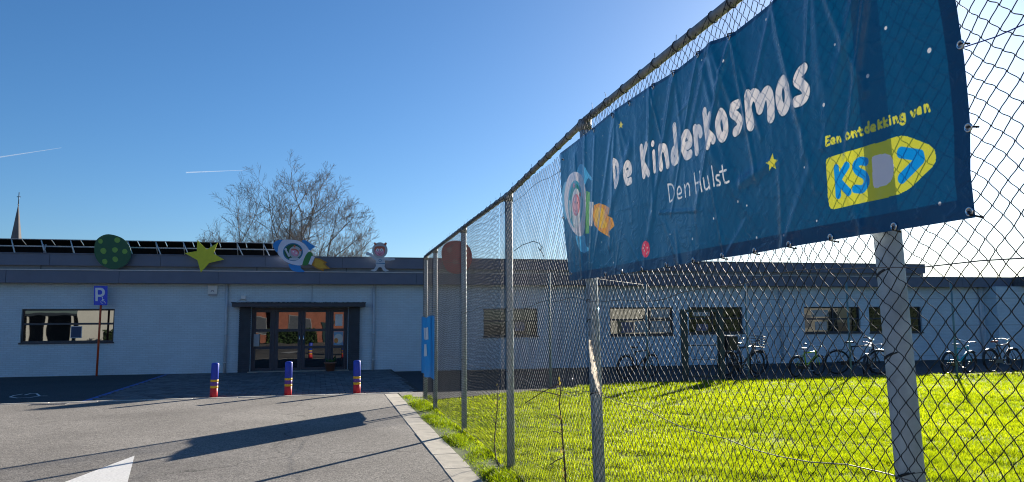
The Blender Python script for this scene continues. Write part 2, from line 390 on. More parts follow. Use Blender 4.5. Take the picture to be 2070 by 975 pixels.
tag(strokes_sheet('bay_symbol', wc, .002, M["whitepaint"], .05), 'faded white wheelchair symbol painted in the dark parking bay', 'road marking')
ga = empty('drain_grate', (0, 0, 0), label='narrow dark slotted drain grate set in the pale edging line at the left', cat='drain')
p0 = atZ(60, 819); p1 = atZ(128, 819)
mb = MB(); mb.box(p0[0], p1[0], p0[1]-.12, p0[1]+.12, -.05, .003); mb.build('frame', M['greyplastic'], ga)
nb = 14
for i in range(nb):
    x = p0[0]+(p1[0]-p0[0])*(i+.5)/nb; MB().box(x-.022, x+.022, p0[1]-.10, p0[1]+.10, .0035, .008).build('bar', M['blackpaint'], ga)

# ------------------------------------------------------------------ school building
bld = empty('school_building', (0, 29.6, 0), label='long low grey painted brick school with dark blue fascia bands and a glazed entrance', cat='building')
WY = 29.6
def bpart(mb, name, m, parent=None, **k):
    o = mb.build(name, m, None); 
    p = parent if parent is not None else bld
    o.parent = p; o.matrix_parent_inverse = Matrix.Translation(-Vector((0, WY, 0)))
    return tag(o, **k)
def holewall(x0, x1, z0, z1, y, holes, depth=.14):
    xs = sorted({x0, x1, *[h[0] for h in holes], *[h[1] for h in holes]}); zs = sorted({z0, z1, *[h[2] for h in holes], *[h[3] for h in holes]})
    mb = MB()
    for i in range(len(xs)-1):
        for j in range(len(zs)-1):
            cx, cz = (xs[i]+xs[i+1])/2, (zs[j]+zs[j+1])/2
            if any(h[0] < cx < h[1] and h[2] < cz < h[3] for h in holes): continue
            mb.add([(xs[i], y, zs[j]), (xs[i+1], y, zs[j]), (xs[i+1], y, zs[j+1]), (xs[i], y, zs[j+1])], [(0, 1, 2, 3)])
    for a, b, c, d in holes:
        for q in ([(a, c), (b, c)], [(b, c), (b, d)], [(b, d), (a, d)], [(a, d), (a, c)]):
            (xa, za), (xb, zb) = q; mb.add([(xa, y, za), (xb, y, zb), (xb, y+depth, zb), (xa, y+depth, za)], [(0, 1, 2, 3)])
    return mb
WIN = [(-10.43, -7.48, 1.16, 2.32), (5.90, 8.13, 1.2, 2.3), (11.22, 14.05, 1.19, 2.33), (14.75, 17.3, 1.23, 2.33), (20.3, 23.15, 1.19, 2.33), (23.6, 26.4, 1.17, 2.33)]
DOOR = (-2.84, .64, -.05, 2.36)
bpart(holewall(-40, 29.9, -.3, 3.3, WY, WIN+[DOOR], .22), 'wall', M['wall'])
bpart(MB().box(-40, 29.9, WY+.32, 45, -.3, 3.3), 'rear_wall', M['wall'])
# lower eaves and upper band, each of separate cladding panels
def band(name, x0, x1, y0, y1, z0, z1, joints):
    e = [x0]+joints+[x1]
    for a, b in zip(e[:-1], e[1:]): bpart(MB().box(a+.006, b-.006, y0, y1, z0, z1), name, M['fascia'])
band('eaves_panel', -40, 31.2, 29.22, 29.25, 3.22, 3.66, [-36, -32.4, -28.8, -25.2, -21.6, -18, -14.5, -10.85, -7.3, -4.0, -.42, 3.2, 6.8, 10.4, 14, 17.6, 21.2, 24.8, 28.4])
band('attic_panel', -40, 26.6, 29.42, 29.45, 3.84, 4.25, [-36.4, -32.6, -28.8, -25, -21.2, -17.4, -13.4, -9.6, -6.0, -2.4, .4, 4.0, 7.6, 11.2, 14.8, 18.4, 22])
bpart(MB().box(-40, 31.2, 29.251, 29.59, 3.225, 3.64), 'soffit', M['darkframe'])
bpart(MB().box(-40, 31.2, 29.19, 29.27, 3.661, 3.69), 'eaves_flashing', M['flashing'])
bpart(MB().box(-40, 26.6, 29.385, 29.5, 4.251, 4.275), 'attic_flashing', M['fascia'])
bpart(MB().box(-40, 26.59, 29.56, 45, 3.3, 4.18), 'attic_wall', M['gapwall'])
bpart(MB().box(-40, 26.6, 29.452, 29.555, 3.85, 4.24), 'attic_backing', M['darkframe'])
bpart(MB().box(-40, 31.2, 29.28, 45, 3.645, 3.66), 'lower_roof', M['roof'])
bpart(MB().box(-40, 26.59, 29.56, 45, 4.185, 4.22), 'roof', M['roof'])
for x in (-9.9, -2.7, .55, 4.1, 12.3, 20.): bpart(MB().box(x-.012, x+.012, 29.545, 29.559, 3.67, 3.85), 'attic_seam', M['darkframe'])
# windows
def window(h, mull_x, mull_z, m_glass, Y=WY, fy=.12):
    a, b, c, d = h; t = .055; mb = MB()
    mb.box(a+.002, b-.002, Y+fy-.03, Y+fy+.04, c+.002, c+t).box(a+.002, b-.002, Y+fy-.03, Y+fy+.04, d-t, d-.002)
    mb.box(a+.002, a+t, Y+fy-.03, Y+fy+.04, c+t, d-t).box(b-t, b-.002, Y+fy-.03, Y+fy+.04, c+t, d-t)
    xs = [a+t]+[m for m in mull_x]+[b-t]
    for m in mull_x: mb.box(m-.03, m+.03, Y+fy-.025, Y+fy+.035, c+t, d-t)
    zs = [c+t]+list(mull_z)+[d-t]
    for z in mull_z: mb.box(a+t, b-t, Y+fy-.028, Y+fy+.038, z-.035, z+.035)
    w_ = bpart(mb, 'window', M['darkframe'])
    for i in range(len(xs)-1):
        for j in range(len(zs)-1):
            p = MB().add([(xs[i], Y+fy+.01, zs[j]), (xs[i+1], Y+fy+.01, zs[j]), (xs[i+1], Y+fy+.01, zs[j+1]), (xs[i], Y+fy+.01, zs[j+1])], [(0, 1, 2, 3)]).build('pane', m_glass, w_, False)
    s = MB().box(a-.03, b+.03, Y-.05, Y+.08, c-.05, c+.001).build('sill', M['darkframe'], w_)
    return w_
wds = [window(WIN[0], [], [1.80], M['glass']), window(WIN[1], [7.0], [1.8], M['glass']), window(WIN[2], [13.0], [1.82], M['glass']),
       window(WIN[3], [15.9], [1.85], M['glass']), window(WIN[4], [21.8], [1.8], M['glass']), window(WIN[5], [25.2], [1.8], M['glass'])]
# pictures and blinds stuck behind / on panes
def sticker(parent, name, x0, x1, z0, z1, m, Y=WY+.128):
    o = MB().box(x0, x1, Y-.006, Y-.001, z0, z1).build(name, m, parent); return o
sticker(wds[0], 'poster_frame', -8.90, -8.54, 1.30, 1.72, M['whitebox']); sticker(wds[0], 'poster', -8.88, -8.56, 1.32, 1.70, solid('poster_dark', (.02, .05, .12)), WY+.124)
blind = mat('window_blind', (.50, .48, .44), .8, var=.2, scale=3); paper = mat('child_paintings', (.10, .14, .30), .7, col2=(.34, .25, .20), scale=9)
for k_, (x0, x1, z0, z1, m_) in enumerate([(12.35, 13.95, 1.28, 1.76, blind), (13.08, 13.95, 1.9, 2.25, blind), (11.75, 12.3, 1.28, 1.72, paper), (15.0, 15.8, 1.95, 2.2, blind), (15.15, 15.7, 1.32, 1.62, paper), (20.9, 21.5, 1.3, 1.68, blind), (20.75, 21.6, 1.9, 2.2, blind), (25.35, 25.7, 1.3, 1.6, blind), (6.9, 6.96, 1.3, 2.2, blind), (7.2, 7.6, 1.4, 1.75, paper)]):
    sticker(wds[{0: 2, 1: 2, 2: 2, 3: 3, 4: 3, 5: 4, 6: 4, 7: 5, 8: 1, 9: 1}[k_]], 'paper', x0, x1, z0, z1, m_)
# entrance
a, b, c, d = DOOR
for x0, x1 in ((-3.26, -2.86), (.66, 1.08)):
    mb = MB(); n = 33
    for i in range(n):
        z0 = -.02+i*2.38/n; mb.box(x0, x1, WY-.16-.012*(i % 2), WY-.002, z0, z0+2.38/n*.8)
    mb.box(x0+.015, x1-.015, WY-.13, WY-.003, -.04, 2.365)
    tag(bpart(mb, 'entrance_pier', M['rib']))
bpart(MB().box(-3.48, 1.27, WY-.55, WY-.003, 2.372, 2.50), 'canopy', M['darkframe'])
mb = MB()
for i in range(60): 
    x = -3.5+i*4.8/60; mb.box(x, x+.07, WY-.57, WY-.1, 2.502, 2.53+random.uniform(0, .02))
bpart(mb, 'canopy_roofing', M['rib'], kind='stuff')
ent = MB(); t = .07; yf = WY+.12
xs = [-2.84, -2.08, -1.11, -.145, .64]
ent.box(a+.002, b-.002, yf-.05, yf+.06, 2.24, 2.355)
for x in (-2.80, -2.07, .0, .60): ent.box(x-.05, x+.05, yf-.05, yf+.06, -.03, 2.238)
dr = bpart(ent, 'door_frame', M['darkframe'])
leaves = [(-2.745, -2.125, 0), (-2.015, -1.055, 1), (-1.045, -.055, 1), (.055, .545, 0)]
for lx0, lx1, isd in leaves:
    nm = 'door' if isd else 'side_light'; mb = MB(); st = .13 if isd else .06
    zb = [(.12, .82), (.92, 1.46), (1.56, 2.18)]
    mb.box(lx0, lx0+st, yf-.03, yf+.03, -.02, 2.236).box(lx1-st, lx1, yf-.03, yf+.03, -.02, 2.236)
    prev = -.02
    for z0, z1 in zb: mb.box(lx0+st, lx1-st, yf-.03, yf+.03, prev, z0); prev = z1
    mb.box(lx0+st, lx1-st, yf-.03, yf+.03, prev, 2.236)
    o = bpart(mb, nm, M['darkframe'])
    for z0, z1 in zb:
        MB().add([(lx0+st, yf, z0), (lx1-st, yf, z0), (lx1-st, yf, z1), (lx0+st, yf, z1)], [(0, 1, 2, 3)]).build('pane', M['doorglass'], o, False)
    if isd:
        hx = lx1-.07 if lx0 < -1.5 else lx0+.07
        MB().tube([(hx, yf-.04, 1.0), (hx, yf-.09, 1.0), (hx, yf-.09, 1.35), (hx, yf-.04, 1.35)], .012, 8).build('handle', M['chrome'], o)
    elif lx0 > 0:
        def sfn(x, z, dd): return (x, yf-dd, z)
        ci = [(lx0+.25+.17*math.cos(q*math.pi/10), 1.17+.19*math.sin(q*math.pi/10)) for q in range(20)]
        MB().box(lx0+.07, lx1-.07, yf-.008, yf-.004, .93, 1.45).build('window_sticker', solid('sticker_blue', (.20, .36, .5)), o)
        MB().prism(ci, sfn, .009, .012).build('window_sticker', solid('sticker_white', (.6, .58, .52)), o)
        MB().prism([(x*.45+.1*.3+.05, z*.5+.52) for x, z in ci], sfn, .013, .015).build('window_sticker', solid('sticker_orange', (.7, .25, .05)), o)
        MB().box(lx0+.12, lx1-.1, yf-.008, yf-.004, 1.66, 2.1).build('paper', M['whitebox'], o)
    else:
        MB().box(lx0+.0, lx0+.2, yf-.14, yf-.032, .93, 1.38).build('letter_box', M['greyplastic'], o)
bpart(MB().box(-2.9, .7, WY-.35, WY+.2, -.04, .02), 'doorstep', M['concrete'])
# downpipes, alarm, light, cable
for px, z1 in ((-3.72, 3.2), (1.60, 3.2), (19.1, 3.2), (29.6, 3.2)):
    p = MB().tube([(px, WY-.07, z1+.01), (px, WY-.07, .0)], .05, 12); p.tube([(px, WY-.07, 1.32), (px, WY-.07, 1.42)], .06, 12)
    o = bpart(p, 'downpipe', M['pipe'])
    for z in (.35, 1.8, 2.9): MB().box(px-.065, px+.065, WY-.13, WY-.002, z, z+.03).build('pipe_clip', M['pipe'], o)
ab = bpart(MB().bevbox(-4.38, -4.06, WY-.10, WY-.002, 2.86, 3.17, .01), 'alarm_box', M['whitebox'])
MB().box(-4.36, -4.08, WY-.09, WY-.003, 2.79, 2.85).build('alarm_light', M['greyplastic'], ab)
MB().prism([(-4.28, 2.93), (-4.26, 3.0), (-4.18, 3.0), (-4.16, 2.93), (-4.19, 2.93), (-4.22, 2.97), (-4.25, 2.93)], lambda x, z, dd: (x, WY-.1-dd, z), .001, .004).build('emblem', M['greyplastic'], ab)
li = bpart(MB().bevbox(-3.22, -3.06, WY-.12, WY-.002, 2.66, 2.80, .01), 'wall_lamp', M['whitebox'])
bpart(MB().tube([(-3.14, WY-.02, 2.66), (-2.95, WY-.02, 2.57), (-.75, WY-.02, 2.57), (-.70, WY-.02, 2.62), (-.70, WY-.02, 3.2)], .012, 6).tube([(-3.2, WY-.02, 2.68), (-3.38, WY-.02, 2.56), (-3.4, WY-.03, 2.45)], .012, 6), 'cable', M['pipe'])
# wing on the far right
wing = empty('school_wing', (29.9, 29, 0), label='grey school wing with dark fascia at the far right, beyond the long facade', cat='building')
def wpart(mb, name, m): o = mb.build(name, m, None); o.parent = wing; o.matrix_parent_inverse = Matrix.Translation((-29.9, -29, 0)); return o
wpart(MB().box(29.905, 52, 28.9, 45, -.3, 3.24), 'wall', M['wall'])
wpart(MB().box(31.3, 52, 28.5, 28.53, 3.2, 3.72), 'eaves_panel', M['fascia']); wpart(MB().box(31.3, 52, 28.532, 45, 3.245, 3.7), 'roof', M['roof'])

# solar panels on the roof
sol = empty('solar_array', (-20, 31, 4.22), label='row of dark tilted solar panels on pale struts along the flat school roof', cat='solar panels')
x = -24.2
sp_me = None
while x < -2.2:
    # back edge high towards camera: panel slopes down away
    for nm, me_ in (('panel', MB().box(0.012, .93, -.02, .02, 0, 1.55).mesh('panel', M['solar'])),) if sp_me is None else (): sp_me = me_
    o = bpy.data.objects.new('panel', sp_me); link(o, sol); o.location = (x+20, -.75, .05); o.rotation_euler = (math.radians(-62), 0, 0); o.location = (x+20, -.62, .62); o.rotation_euler = (math.radians(-109), 0, 0)
    x += .955
x = -24.2
st_me = MB().tube([(0, -1.15, -.02), (-.33, -.66, .60)], .022, 6).tube([(-.33, -.66, .60), (-.33, -.1, -.02)], .016, 6).mesh('strut', M['strut'])
while x < -1.9:
    o = bpy.data.objects.new('strut', st_me); link(o, sol); o.location = (x+20, 0, 0); x += .955
for yy_, zz_, rr in ((-.66, .625, .012), (-.80, .36, .022)):
    o = MB().box(-4.3, 17.9, yy_-.02, yy_+.02, zz_-rr, zz_+rr).build('rail', M['alu'], sol)
MB().box(-4.3, 17.9, -.06, -.02, -.02, .5).build('wind_deflector', M['solar'], sol)
# small bits at the array end
sol2 = MB().box(-1.62, -1.5, 30.2, 30.32, 4.22, 4.9).build('roof_vent', mat('vent_brown', (.30, .16, .10), .8)); tag(sol2, 'small brown vent stack on the roof just behind the rocket cutout', 'vent')
lt = MB(); lt.tube([(-9.96, 29.9, 4.25), (-9.9, 29.9, 4.62)], .022, 6); lt.tube([(-9.86, 29.88, 4.25), (-9.98, 29.88, 4.62)], .022, 6)
tag(lt.build('roof_bracket', M['alu']), 'pale crossed metal bracket in front of the left solar panels', 'bracket')

# ------------------------------------------------------------------ cut-out figures on the eaves
def cut(name, label, cat, px, Yf=29.19):
    c = atY(px[0], px[1], Yf); return empty(name, (c[0], Yf, c[2]), label=label, cat=cat, group='painted wooden cutouts on the school eaves')
def smooth_poly(pts, it=2):
    P = [np.array(p, float) for p in pts]
    for _ in range(it):
        Q = []
        for i in range(len(P)):
            a_, b_ = P[i], P[(i+1) % len(P)]; Q += [a_*.75+b_*.25, a_*.25+b_*.75]
        P = Q
    return [tuple(p) for p in P]
def stroke_poly(a, b, r0, r1):
    a = np.array(a, float); b = np.array(b, float); d = b-a; d /= np.linalg.norm(d); an = math.atan2(d[1], d[0]); out = []
    for q in range(7): t_ = an+math.pi/2+math.pi*q/6; out.append(tuple(a+r0*np.array([math.cos(t_), math.sin(t_)])))
    for q in range(7): t_ = an-math.pi/2+math.pi*q/6; out.append(tuple(b+r1*np.array([math.cos(t_), math.sin(t_)])))
    return out
def ell(cx, cy, rx, ry, n=28, rot=0): 
    o = []
    for i in range(n):
        t_ = 2*math.pi*i/n; x_, y_ = rx*math.cos(t_), ry*math.sin(t_); o.append((cx+x_*math.cos(rot)-y_*math.sin(rot), cy+x_*math.sin(rot)+y_*math.cos(rot)))
    return o
def piece(root, name, poly, conv, layer, m, thick=None):
    """flat board piece; poly in crop px, conv -> photo px; layer stacks towards the viewer"""
    Yf = root.location.y; lo = Vector(root.location); w3 = []
    for p in poly:
        q = atY(*conv(*p), Yf); w3.append((q[0]-lo.x, q[2]-lo.z))
    d0 = -.012 if layer == 0 else .010+.004*(layer-1)+.0005
    d1 = .010 if layer == 0 else .010+.004*layer
    return MB().prism(w3, lambda x_, z_, dd: (x_, -dd, z_), d0, d1).build(name, M[m], root)
cv = lambda x_, y_: (540+x_/6.088, 460+y_/6.088)
id_ = lambda x_, y_: (x_, y_)
# green planet
pl = cut('planet_cutout', 'round dark green planet cutout with light green spots on the eaves', 'cutout', (227, 545))
piece(pl, 'board', smooth_poly([(190, 505), (193, 485), (212, 473), (232, 475), (253, 484), (266, 505), (264, 525), (250, 540), (228, 546), (206, 538), (193, 522)]), id_, 0, 'c_green')
def spots(root, sp, m, seed):
    rr = random.Random(seed)
    for sx, sy, s_ in sp:
        piece(root, 'spot', smooth_poly([(sx+s_*math.cos(k*1.2566)*(1+rr.uniform(-.2, .2)), sy+s_*math.sin(k*1.2566)*(1+rr.uniform(-.2, .2))) for k in range(5)], 2), id_, 1, m)
spots(pl, [(203.5, 488, 6), (237, 486, 6.5), (209, 508, 7), (232.5, 505, 6.5), (252, 509, 6), (212, 529, 6), (233, 525, 6.5)], 'c_spot', 3)
# star
st = cut('star_cutout', 'yellow five pointed star cutout standing tilted on the eaves', 'cutout', (405, 550))
piece(st, 'board', [(373, 512), (398, 508), (399, 485), (418, 505), (440, 491), (432, 513), (453, 525), (423, 532), (406, 551), (399, 526)], id_, 0, 'c_star')
# rocket
rk = cut('rocket_cutout', 'blue and white rocket cutout with a green band and orange flame on the eaves', 'cutout', (600, 549))
piece(rk, 'hull', smooth_poly([(200, 150), (330, 150), (420, 175), (490, 235), (525, 300), (480, 345), (440, 420), (432, 472), (330, 462), (230, 425), (150, 355), (122, 310), (138, 225), (175, 160)], 2), cv, 0, 'c_white')
piece(rk, 'nose', smooth_poly([(197, 150), (130, 155), (80, 188), (70, 230), (95, 282), (127, 318), (138, 232), (170, 180)], 1), cv, 1, 'c_sky')
piece(rk, 'fin', smooth_poly([(410, 165), (465, 152), (530, 195), (605, 243), (565, 252), (528, 298), (480, 215)], 1), cv, 1, 'c_sky')
piece(rk, 'fin', smooth_poly([(250, 440), (330, 465), (424, 470), (408, 502), (482, 552), (360, 552), (290, 522)], 1), cv, 1, 'c_sky')
piece(rk, 'band', smooth_poly([(520, 292), (567, 330), (555, 365), (512, 458), (428, 476), (448, 400), (480, 330)], 1), cv, 1, 'c_hull')
piece(rk, 'nozzle', [(548, 350), (587, 366), (546, 463), (508, 450)], cv, 2, 'c_white')
piece(rk, 'flame', [(588, 375), (650, 383), (740, 430), (712, 450), (780, 512), (692, 515), (702, 545), (600, 500), (548, 462)], cv, 0, 'c_flame2')
piece(rk, 'flame', [(592, 385), (640, 395), (700, 432), (690, 452), (735, 500), (650, 505), (580, 470)], cv, 1, 'c_flame')
piece(rk, 'porthole', ell(318, 303, 123, 110), cv, 1, 'c_port'); piece(rk, 'porthole_glass', ell(318, 303, 108, 97), cv, 2, 'c_dkgreen')
piece(rk, 'figure', smooth_poly([(262, 395), (290, 370), (390, 375), (395, 390), (350, 405), (300, 405)], 1), cv, 3, 'c_suit')
piece(rk, 'figure', stroke_poly((270, 350), (235, 290), 14, 10), cv, 3, 'c_suit'); piece(rk, 'figure', ell(230, 272, 16, 16, 12), cv, 4, 'c_suit')
piece(rk, 'helmet', ell(345, 305, 76, 74), cv, 4, 'c_grey')
piece(rk, 'ear', ell(338, 232, 13, 16, 10), cv, 5, 'c_hair'); piece(rk, 'ear', ell(412, 282, 15, 13, 10), cv, 5, 'c_hair')
piece(rk, 'visor', smooth_poly([(290, 265), (345, 258), (395, 290), (385, 345), (340, 362), (295, 325)], 2), cv, 5, 'c_hair'); piece(rk, 'face', smooth_poly([(292, 280), (340, 275), (385, 305), (378, 345), (340, 360), (298, 325)], 2), cv, 6, 'c_skin')
for ex, ey in ((322, 300), (357, 318)): piece(rk, 'eye', ell(ex, ey, 9, 9, 10), cv, 7, 'c_eye')
# astronaut
asn = cut('astronaut_cutout', 'grey space suit child cutout with round helmet, arms spread, on the eaves', 'cutout', (768, 549))
piece(asn, 'arm', stroke_poly((1350, 388), (1262, 330), 24, 15), cv, 0, 'c_suit'); piece(asn, 'hand', ell(1240, 325, 27, 22, 14, .4), cv, 1, 'c_suit')
piece(asn, 'arm', stroke_poly((1435, 385), (1520, 395), 20, 14), cv, 0, 'c_suit'); piece(asn, 'hand', ell(1545, 391, 30, 14, 14), cv, 1, 'c_suit')
piece(asn, 'leg', smooth_poly([(1340, 470), (1385, 475), (1335, 548), (1275, 532), (1278, 520), (1315, 518)], 1), cv, 0, 'c_suit'); piece(asn, 'leg', smooth_poly([(1395, 475), (1442, 470), (1462, 518), (1495, 522), (1497, 534), (1440, 550)], 1), cv, 0, 'c_suit')
piece(asn, 'body', smooth_poly([(1345, 365), (1438, 365), (1452, 430), (1445, 488), (1340, 490), (1334, 430)], 1), cv, 2, 'c_suit'); piece(asn, 'belt', [(1342, 436), (1450, 440), (1449, 450), (1341, 445)], cv, 3, 'c_port')
piece(asn, 'badge', ell(1390, 408, 20, 17, 14), cv, 3, 'c_port'); piece(asn, 'badge', ell(1390, 408, 14, 11, 12), cv, 4, 'c_suit')
piece(asn, 'helmet', ell(1387, 282, 95, 98), cv, 3, 'c_grey')
piece(asn, 'ear', [(1310, 200), (1325, 180), (1350, 210), (1328, 222)], cv, 4, 'c_hair'); piece(asn, 'ear', [(1432, 210), (1452, 185), (1474, 192), (1466, 224)], cv, 4, 'c_hair')
piece(asn, 'visor', smooth_poly([(1318, 245), (1350, 232), (1430, 232), (1452, 248), (1450, 330), (1386, 362), (1322, 330)], 2), cv, 4, 'c_hair')
piece(asn, 'face', smooth_poly([(1326, 265), (1440, 262), (1444, 330), (1386, 357), (1330, 330)], 2), cv, 5, 'c_skin')
for ex in (1358, 1408):
    piece(asn, 'eye', ell(ex, 279, 18, 19, 14), cv, 6, 'c_eye'); piece(asn, 'pupil', ell(ex+2, 280, 7, 8, 10), cv, 7, 'c_dark')
piece(asn, 'mouth', [(1365, 318), (1386, 328), (1408, 318), (1404, 328), (1386, 337), (1369, 328)], cv, 6, 'c_redplanet')
# red planet
rp_ = cut('planet_cutout', 'round dark red planet cutout behind the chain link fence', 'cutout', (922, 550))
piece(rp_, 'board', smooth_poly([(890, 510), (900, 490), (925, 485), (948, 495), (956, 520), (948, 545), (925, 556), (900, 548)]), id_, 0, 'c_redplanet')
spots(rp_, [(908, 505, 6), (935, 510, 6), (920, 530, 7), (940, 535, 5)], 'c_redspot', 5)

# ------------------------------------------------------------------ bollards
def make_bollard():
    r = empty('bollard'); R_ = .088
    for nm, m_, z0, z1, dr in (('base', 'b_red', -.02, .22, 0), ('band', 'b_yellow', .22, .275, .002), ('band', 'b_purple', .275, .365, 0), ('band', 'b_yellow', .365, .42, .002)):
        MB().lathe([(R_+dr-.004, z0+.0005), (R_+dr, z0+.004), (R_+dr, z1-.004), (R_+dr-.004, z1-.0005)], 24).build(nm, M[m_], r)
    MB().lathe([(R_-.004, .4205), (R_, .425), (R_, .78), (R_-.008, .80), (R_-.03, .812), (0.001, .816)], 24).build('top', M['b_blue'], r)
    return r
b0 = make_bollard()
for i, (px, py, tx, ty, lb) in enumerate([(431, 804, 1.2, 0, 'striped blue and red bollard nearest the sign post, leftmost of the three'), (583, 798, -1, .5, 'striped blue and red bollard in front of the entrance doors, middle of three'), (721, 795, 0.5, 0, 'striped blue and red bollard nearest the fence, in front of the right door pier')]):
    o = b0 if i == 0 else copy_tree(b0)
    p = atZ(px, py); o.location = (p[0], 19.42, 0); o.rotation_euler = (math.radians(ty), math.radians(tx), i*1.3)
    tag(o, lb, 'bollard', 'painted bollards along the edge of the block paving')

# ------------------------------------------------------------------ parking sign
sg = atZ(196, 760); SY = 29.2
ps = empty('parking_sign', (sg[0], SY, 0), label='blue disabled parking sign on a thin orange red post against the school wall', cat='sign')
def sgn(x_, y_): q = atY(x_, y_, SY-.06); return (q[0]-sg[0], q[2])
top = sgn(204, 600)
MB().tube([(0, 0, -.05), (top[0], 0, top[1]+.2)], .036, 12).build('post', M['rust'], ps)
pl_ = smooth_poly([sgn(190, 578), sgn(217.5, 578.5), sgn(217, 617.5), sgn(189.5, 617)], 0)
c_ = np.mean(pl_, 0)
def rr_(P, k): 
    out = []
    for i in range(4):
        p, a_, b_ = [np.array(P[j]) for j in (i, (i-1) % 4, (i+1) % 4)]
        for f_ in (1, .3): out.append(tuple(p+(a_-p)/np.linalg.norm(a_-p)*k*f_))
        for f_ in (.3, 1): out.append(tuple(p+(b_-p)/np.linalg.norm(b_-p)*k*f_))
    return out
sfn = lambda x_, z_, dd: (x_, -.06-dd, z_)
MB().prism(rr_(pl_, .05), sfn, -.012, 0).build('plate', M['signblue'], ps)
Pl = [(192.8, 582), (192.8, 609), (198, 609), (198, 600), (204, 600), (210, 598), (212.3, 592), (210, 584.5), (205, 582)]
MB().prism([sgn(*p) for p in Pl[:0]] or [sgn(*p) for p in [(192.8, 582), (197.8, 582), (197.8, 609), (192.8, 609)]], sfn, .001, .004).build('letter', M['signwhite'], ps)
outer = [(197.9, 582), (204, 582), (208.5, 583.5), (211.5, 587), (212.2, 591), (211.3, 595.5), (208.3, 599), (204, 600.3), (197.9, 600.3)]
inner = [(197.9, 595.9), (203, 595.9), (205.8, 594.5), (206.9, 591), (205.8, 588), (203, 586.5), (197.9, 586.5)]
MB().prism([sgn(*p) for p in outer+inner], sfn, .001, .004).build('letter', M['signwhite'], ps)
wsy = MB()
for a_, b_ in (((207, 603), (207, 609)), ((207, 606), (210.5, 606)), ((207, 609), (211, 609)), ((211, 609), (213.3, 613.3))): wsy.prism([sgn(*p) for p in stroke_poly(a_, b_, .55, .55)], sfn, .001, .0035+.0004*len(wsy.f) / 20)
wsy.prism([sgn(*p) for p in ell(206.9, 601.8, 1.1, 1.1, 10)], sfn, .001, .006)
for k_ in range(10):
    t0, t1_ = math.radians(60+k_*27), math.radians(60+(k_+1)*27+3)
    wsy.prism([sgn(207+3.6*math.cos(t0), 610.5+3.6*math.sin(t0)), sgn(207+3.6*math.cos(t1_), 610.5+3.6*math.sin(t1_)), sgn(207+2.7*math.cos(t1_), 610.5+2.7*math.sin(t1_)), sgn(207+2.7*math.cos(t0), 610.5+2.7*math.sin(t0))], sfn, .001, .0032+.00015*k_)
wsy.build('wheelchair_symbol', M['signwhite'], ps)

# flower pot at the door
fp = empty('flower_pot', (.02, 29.05, 0), label='terracotta flower pot with a small plant in front of the entrance doors', cat='flower pot')
MB().lathe([(.001, 0), (.15, 0), (.2, .27), (.225, .27), (.23, .34), (.20, .34), (.19, .30), (.001, .30)], 20).build('pot', M['terracotta'], fp)
for k_ in range(14):
    an = random.uniform(0, 6.28); l = random.uniform(.1, .24); s_ = random.uniform(.04, .07)
    c = Vector((math.cos(an)*.12, math.sin(an)*.12, .3)); t_ = c+Vector((math.cos(an)*l*.5, math.sin(an)*l*.5, l)); sd_ = Vector((-math.sin(an), math.cos(an), 0))*s_
    MB().add([c, (c+t_)/2+sd_, t_, (c+t_)/2-sd_], [(0, 1, 2, 3)]).build('leaf', M['plant'], fp, False)

# ------------------------------------------------------------------ chain link fence beside the road
FX = 2.06; MX = 1.995
def rail_z(Y): return np.interp(Y, [-2, 5.9, 8.77, 12, 17], [3.385, 3.385, 3.235, 3.235, 3.215])
fence = empty('chain_link_fence', (FX, 8, 0), label='tall chain link fence on round steel posts along the kerb and lawn', cat='fence')
fm = Matrix.Translation((-FX, -8, 0))
def fpart(o, parent=None):
    if parent is None: o.parent = fence; o.matrix_parent_inverse = fm
    return o
posts = [(-.9, -.9, .05), (2.36, 2.52, .05), (5.70, 5.93, .048), (8.75, 8.77, .045), (11.9, 11.95, .043), (15.28, 15.35, .042), (16.9, 16.93, .042)]
for yb, yt, pr in posts:
    zt = float(rail_z(yt))-.03
    o = fpart(MB().tube([(FX, yb, -.2), (FX, yb+(yt-yb)*.5, zt*.5), (FX, yt, zt)], pr, 18).build('post', M['postpaint']))
    for z in (1.12, 1.55 if yb < 3 else 1.7, 1.86):
        y_ = yb+(yt-yb)*z/zt; MB().tube([(FX, y_, z-.004), (FX, y_+.004, z+.004)], pr+.003, 16).build('clamp', M['wire'], o)
    MB().tube([(FX, yt, zt-.06), (FX, yt, zt+.035)], pr+.008, 14).build('cap', M['rail'], o)
rp = [(FX, y_, float(rail_z(y_))) for y_ in (-1.5, 2.5, 5.9, 8.77, 11.95, 15.35, 17.0)]
fpart(MB().tube(rp, .03, 14).build('top_rail', M['rail']))
ties = MB(); y_ = -.5
while y_ < 16.8:
    z = float(rail_z(y_)); ln = random.uniform(-.02, .02)
    ties.tube([(FX+.034*math.cos(q), y_+.006*q/6+ln*q/12, z+.034*math.sin(q)) for q in np.linspace(0, 6.9, 14)], .003, 4)
    ties.tube([(FX-.034, y_+.01, z), (MX, y_+random.uniform(-.02, .03), z-.07)], .0022, 4)
    if random.random() < .5: ties.tube([(FX-.01, y_, z+.033), (FX-.02, y_+random.uniform(-.03, .03), z+random.uniform(.05, .085))], .002, 4)
    y_ += random.uniform(.2, .36)
tag(fpart(ties.build('tie_wire', M['wire'], None, False)), kind='stuff')

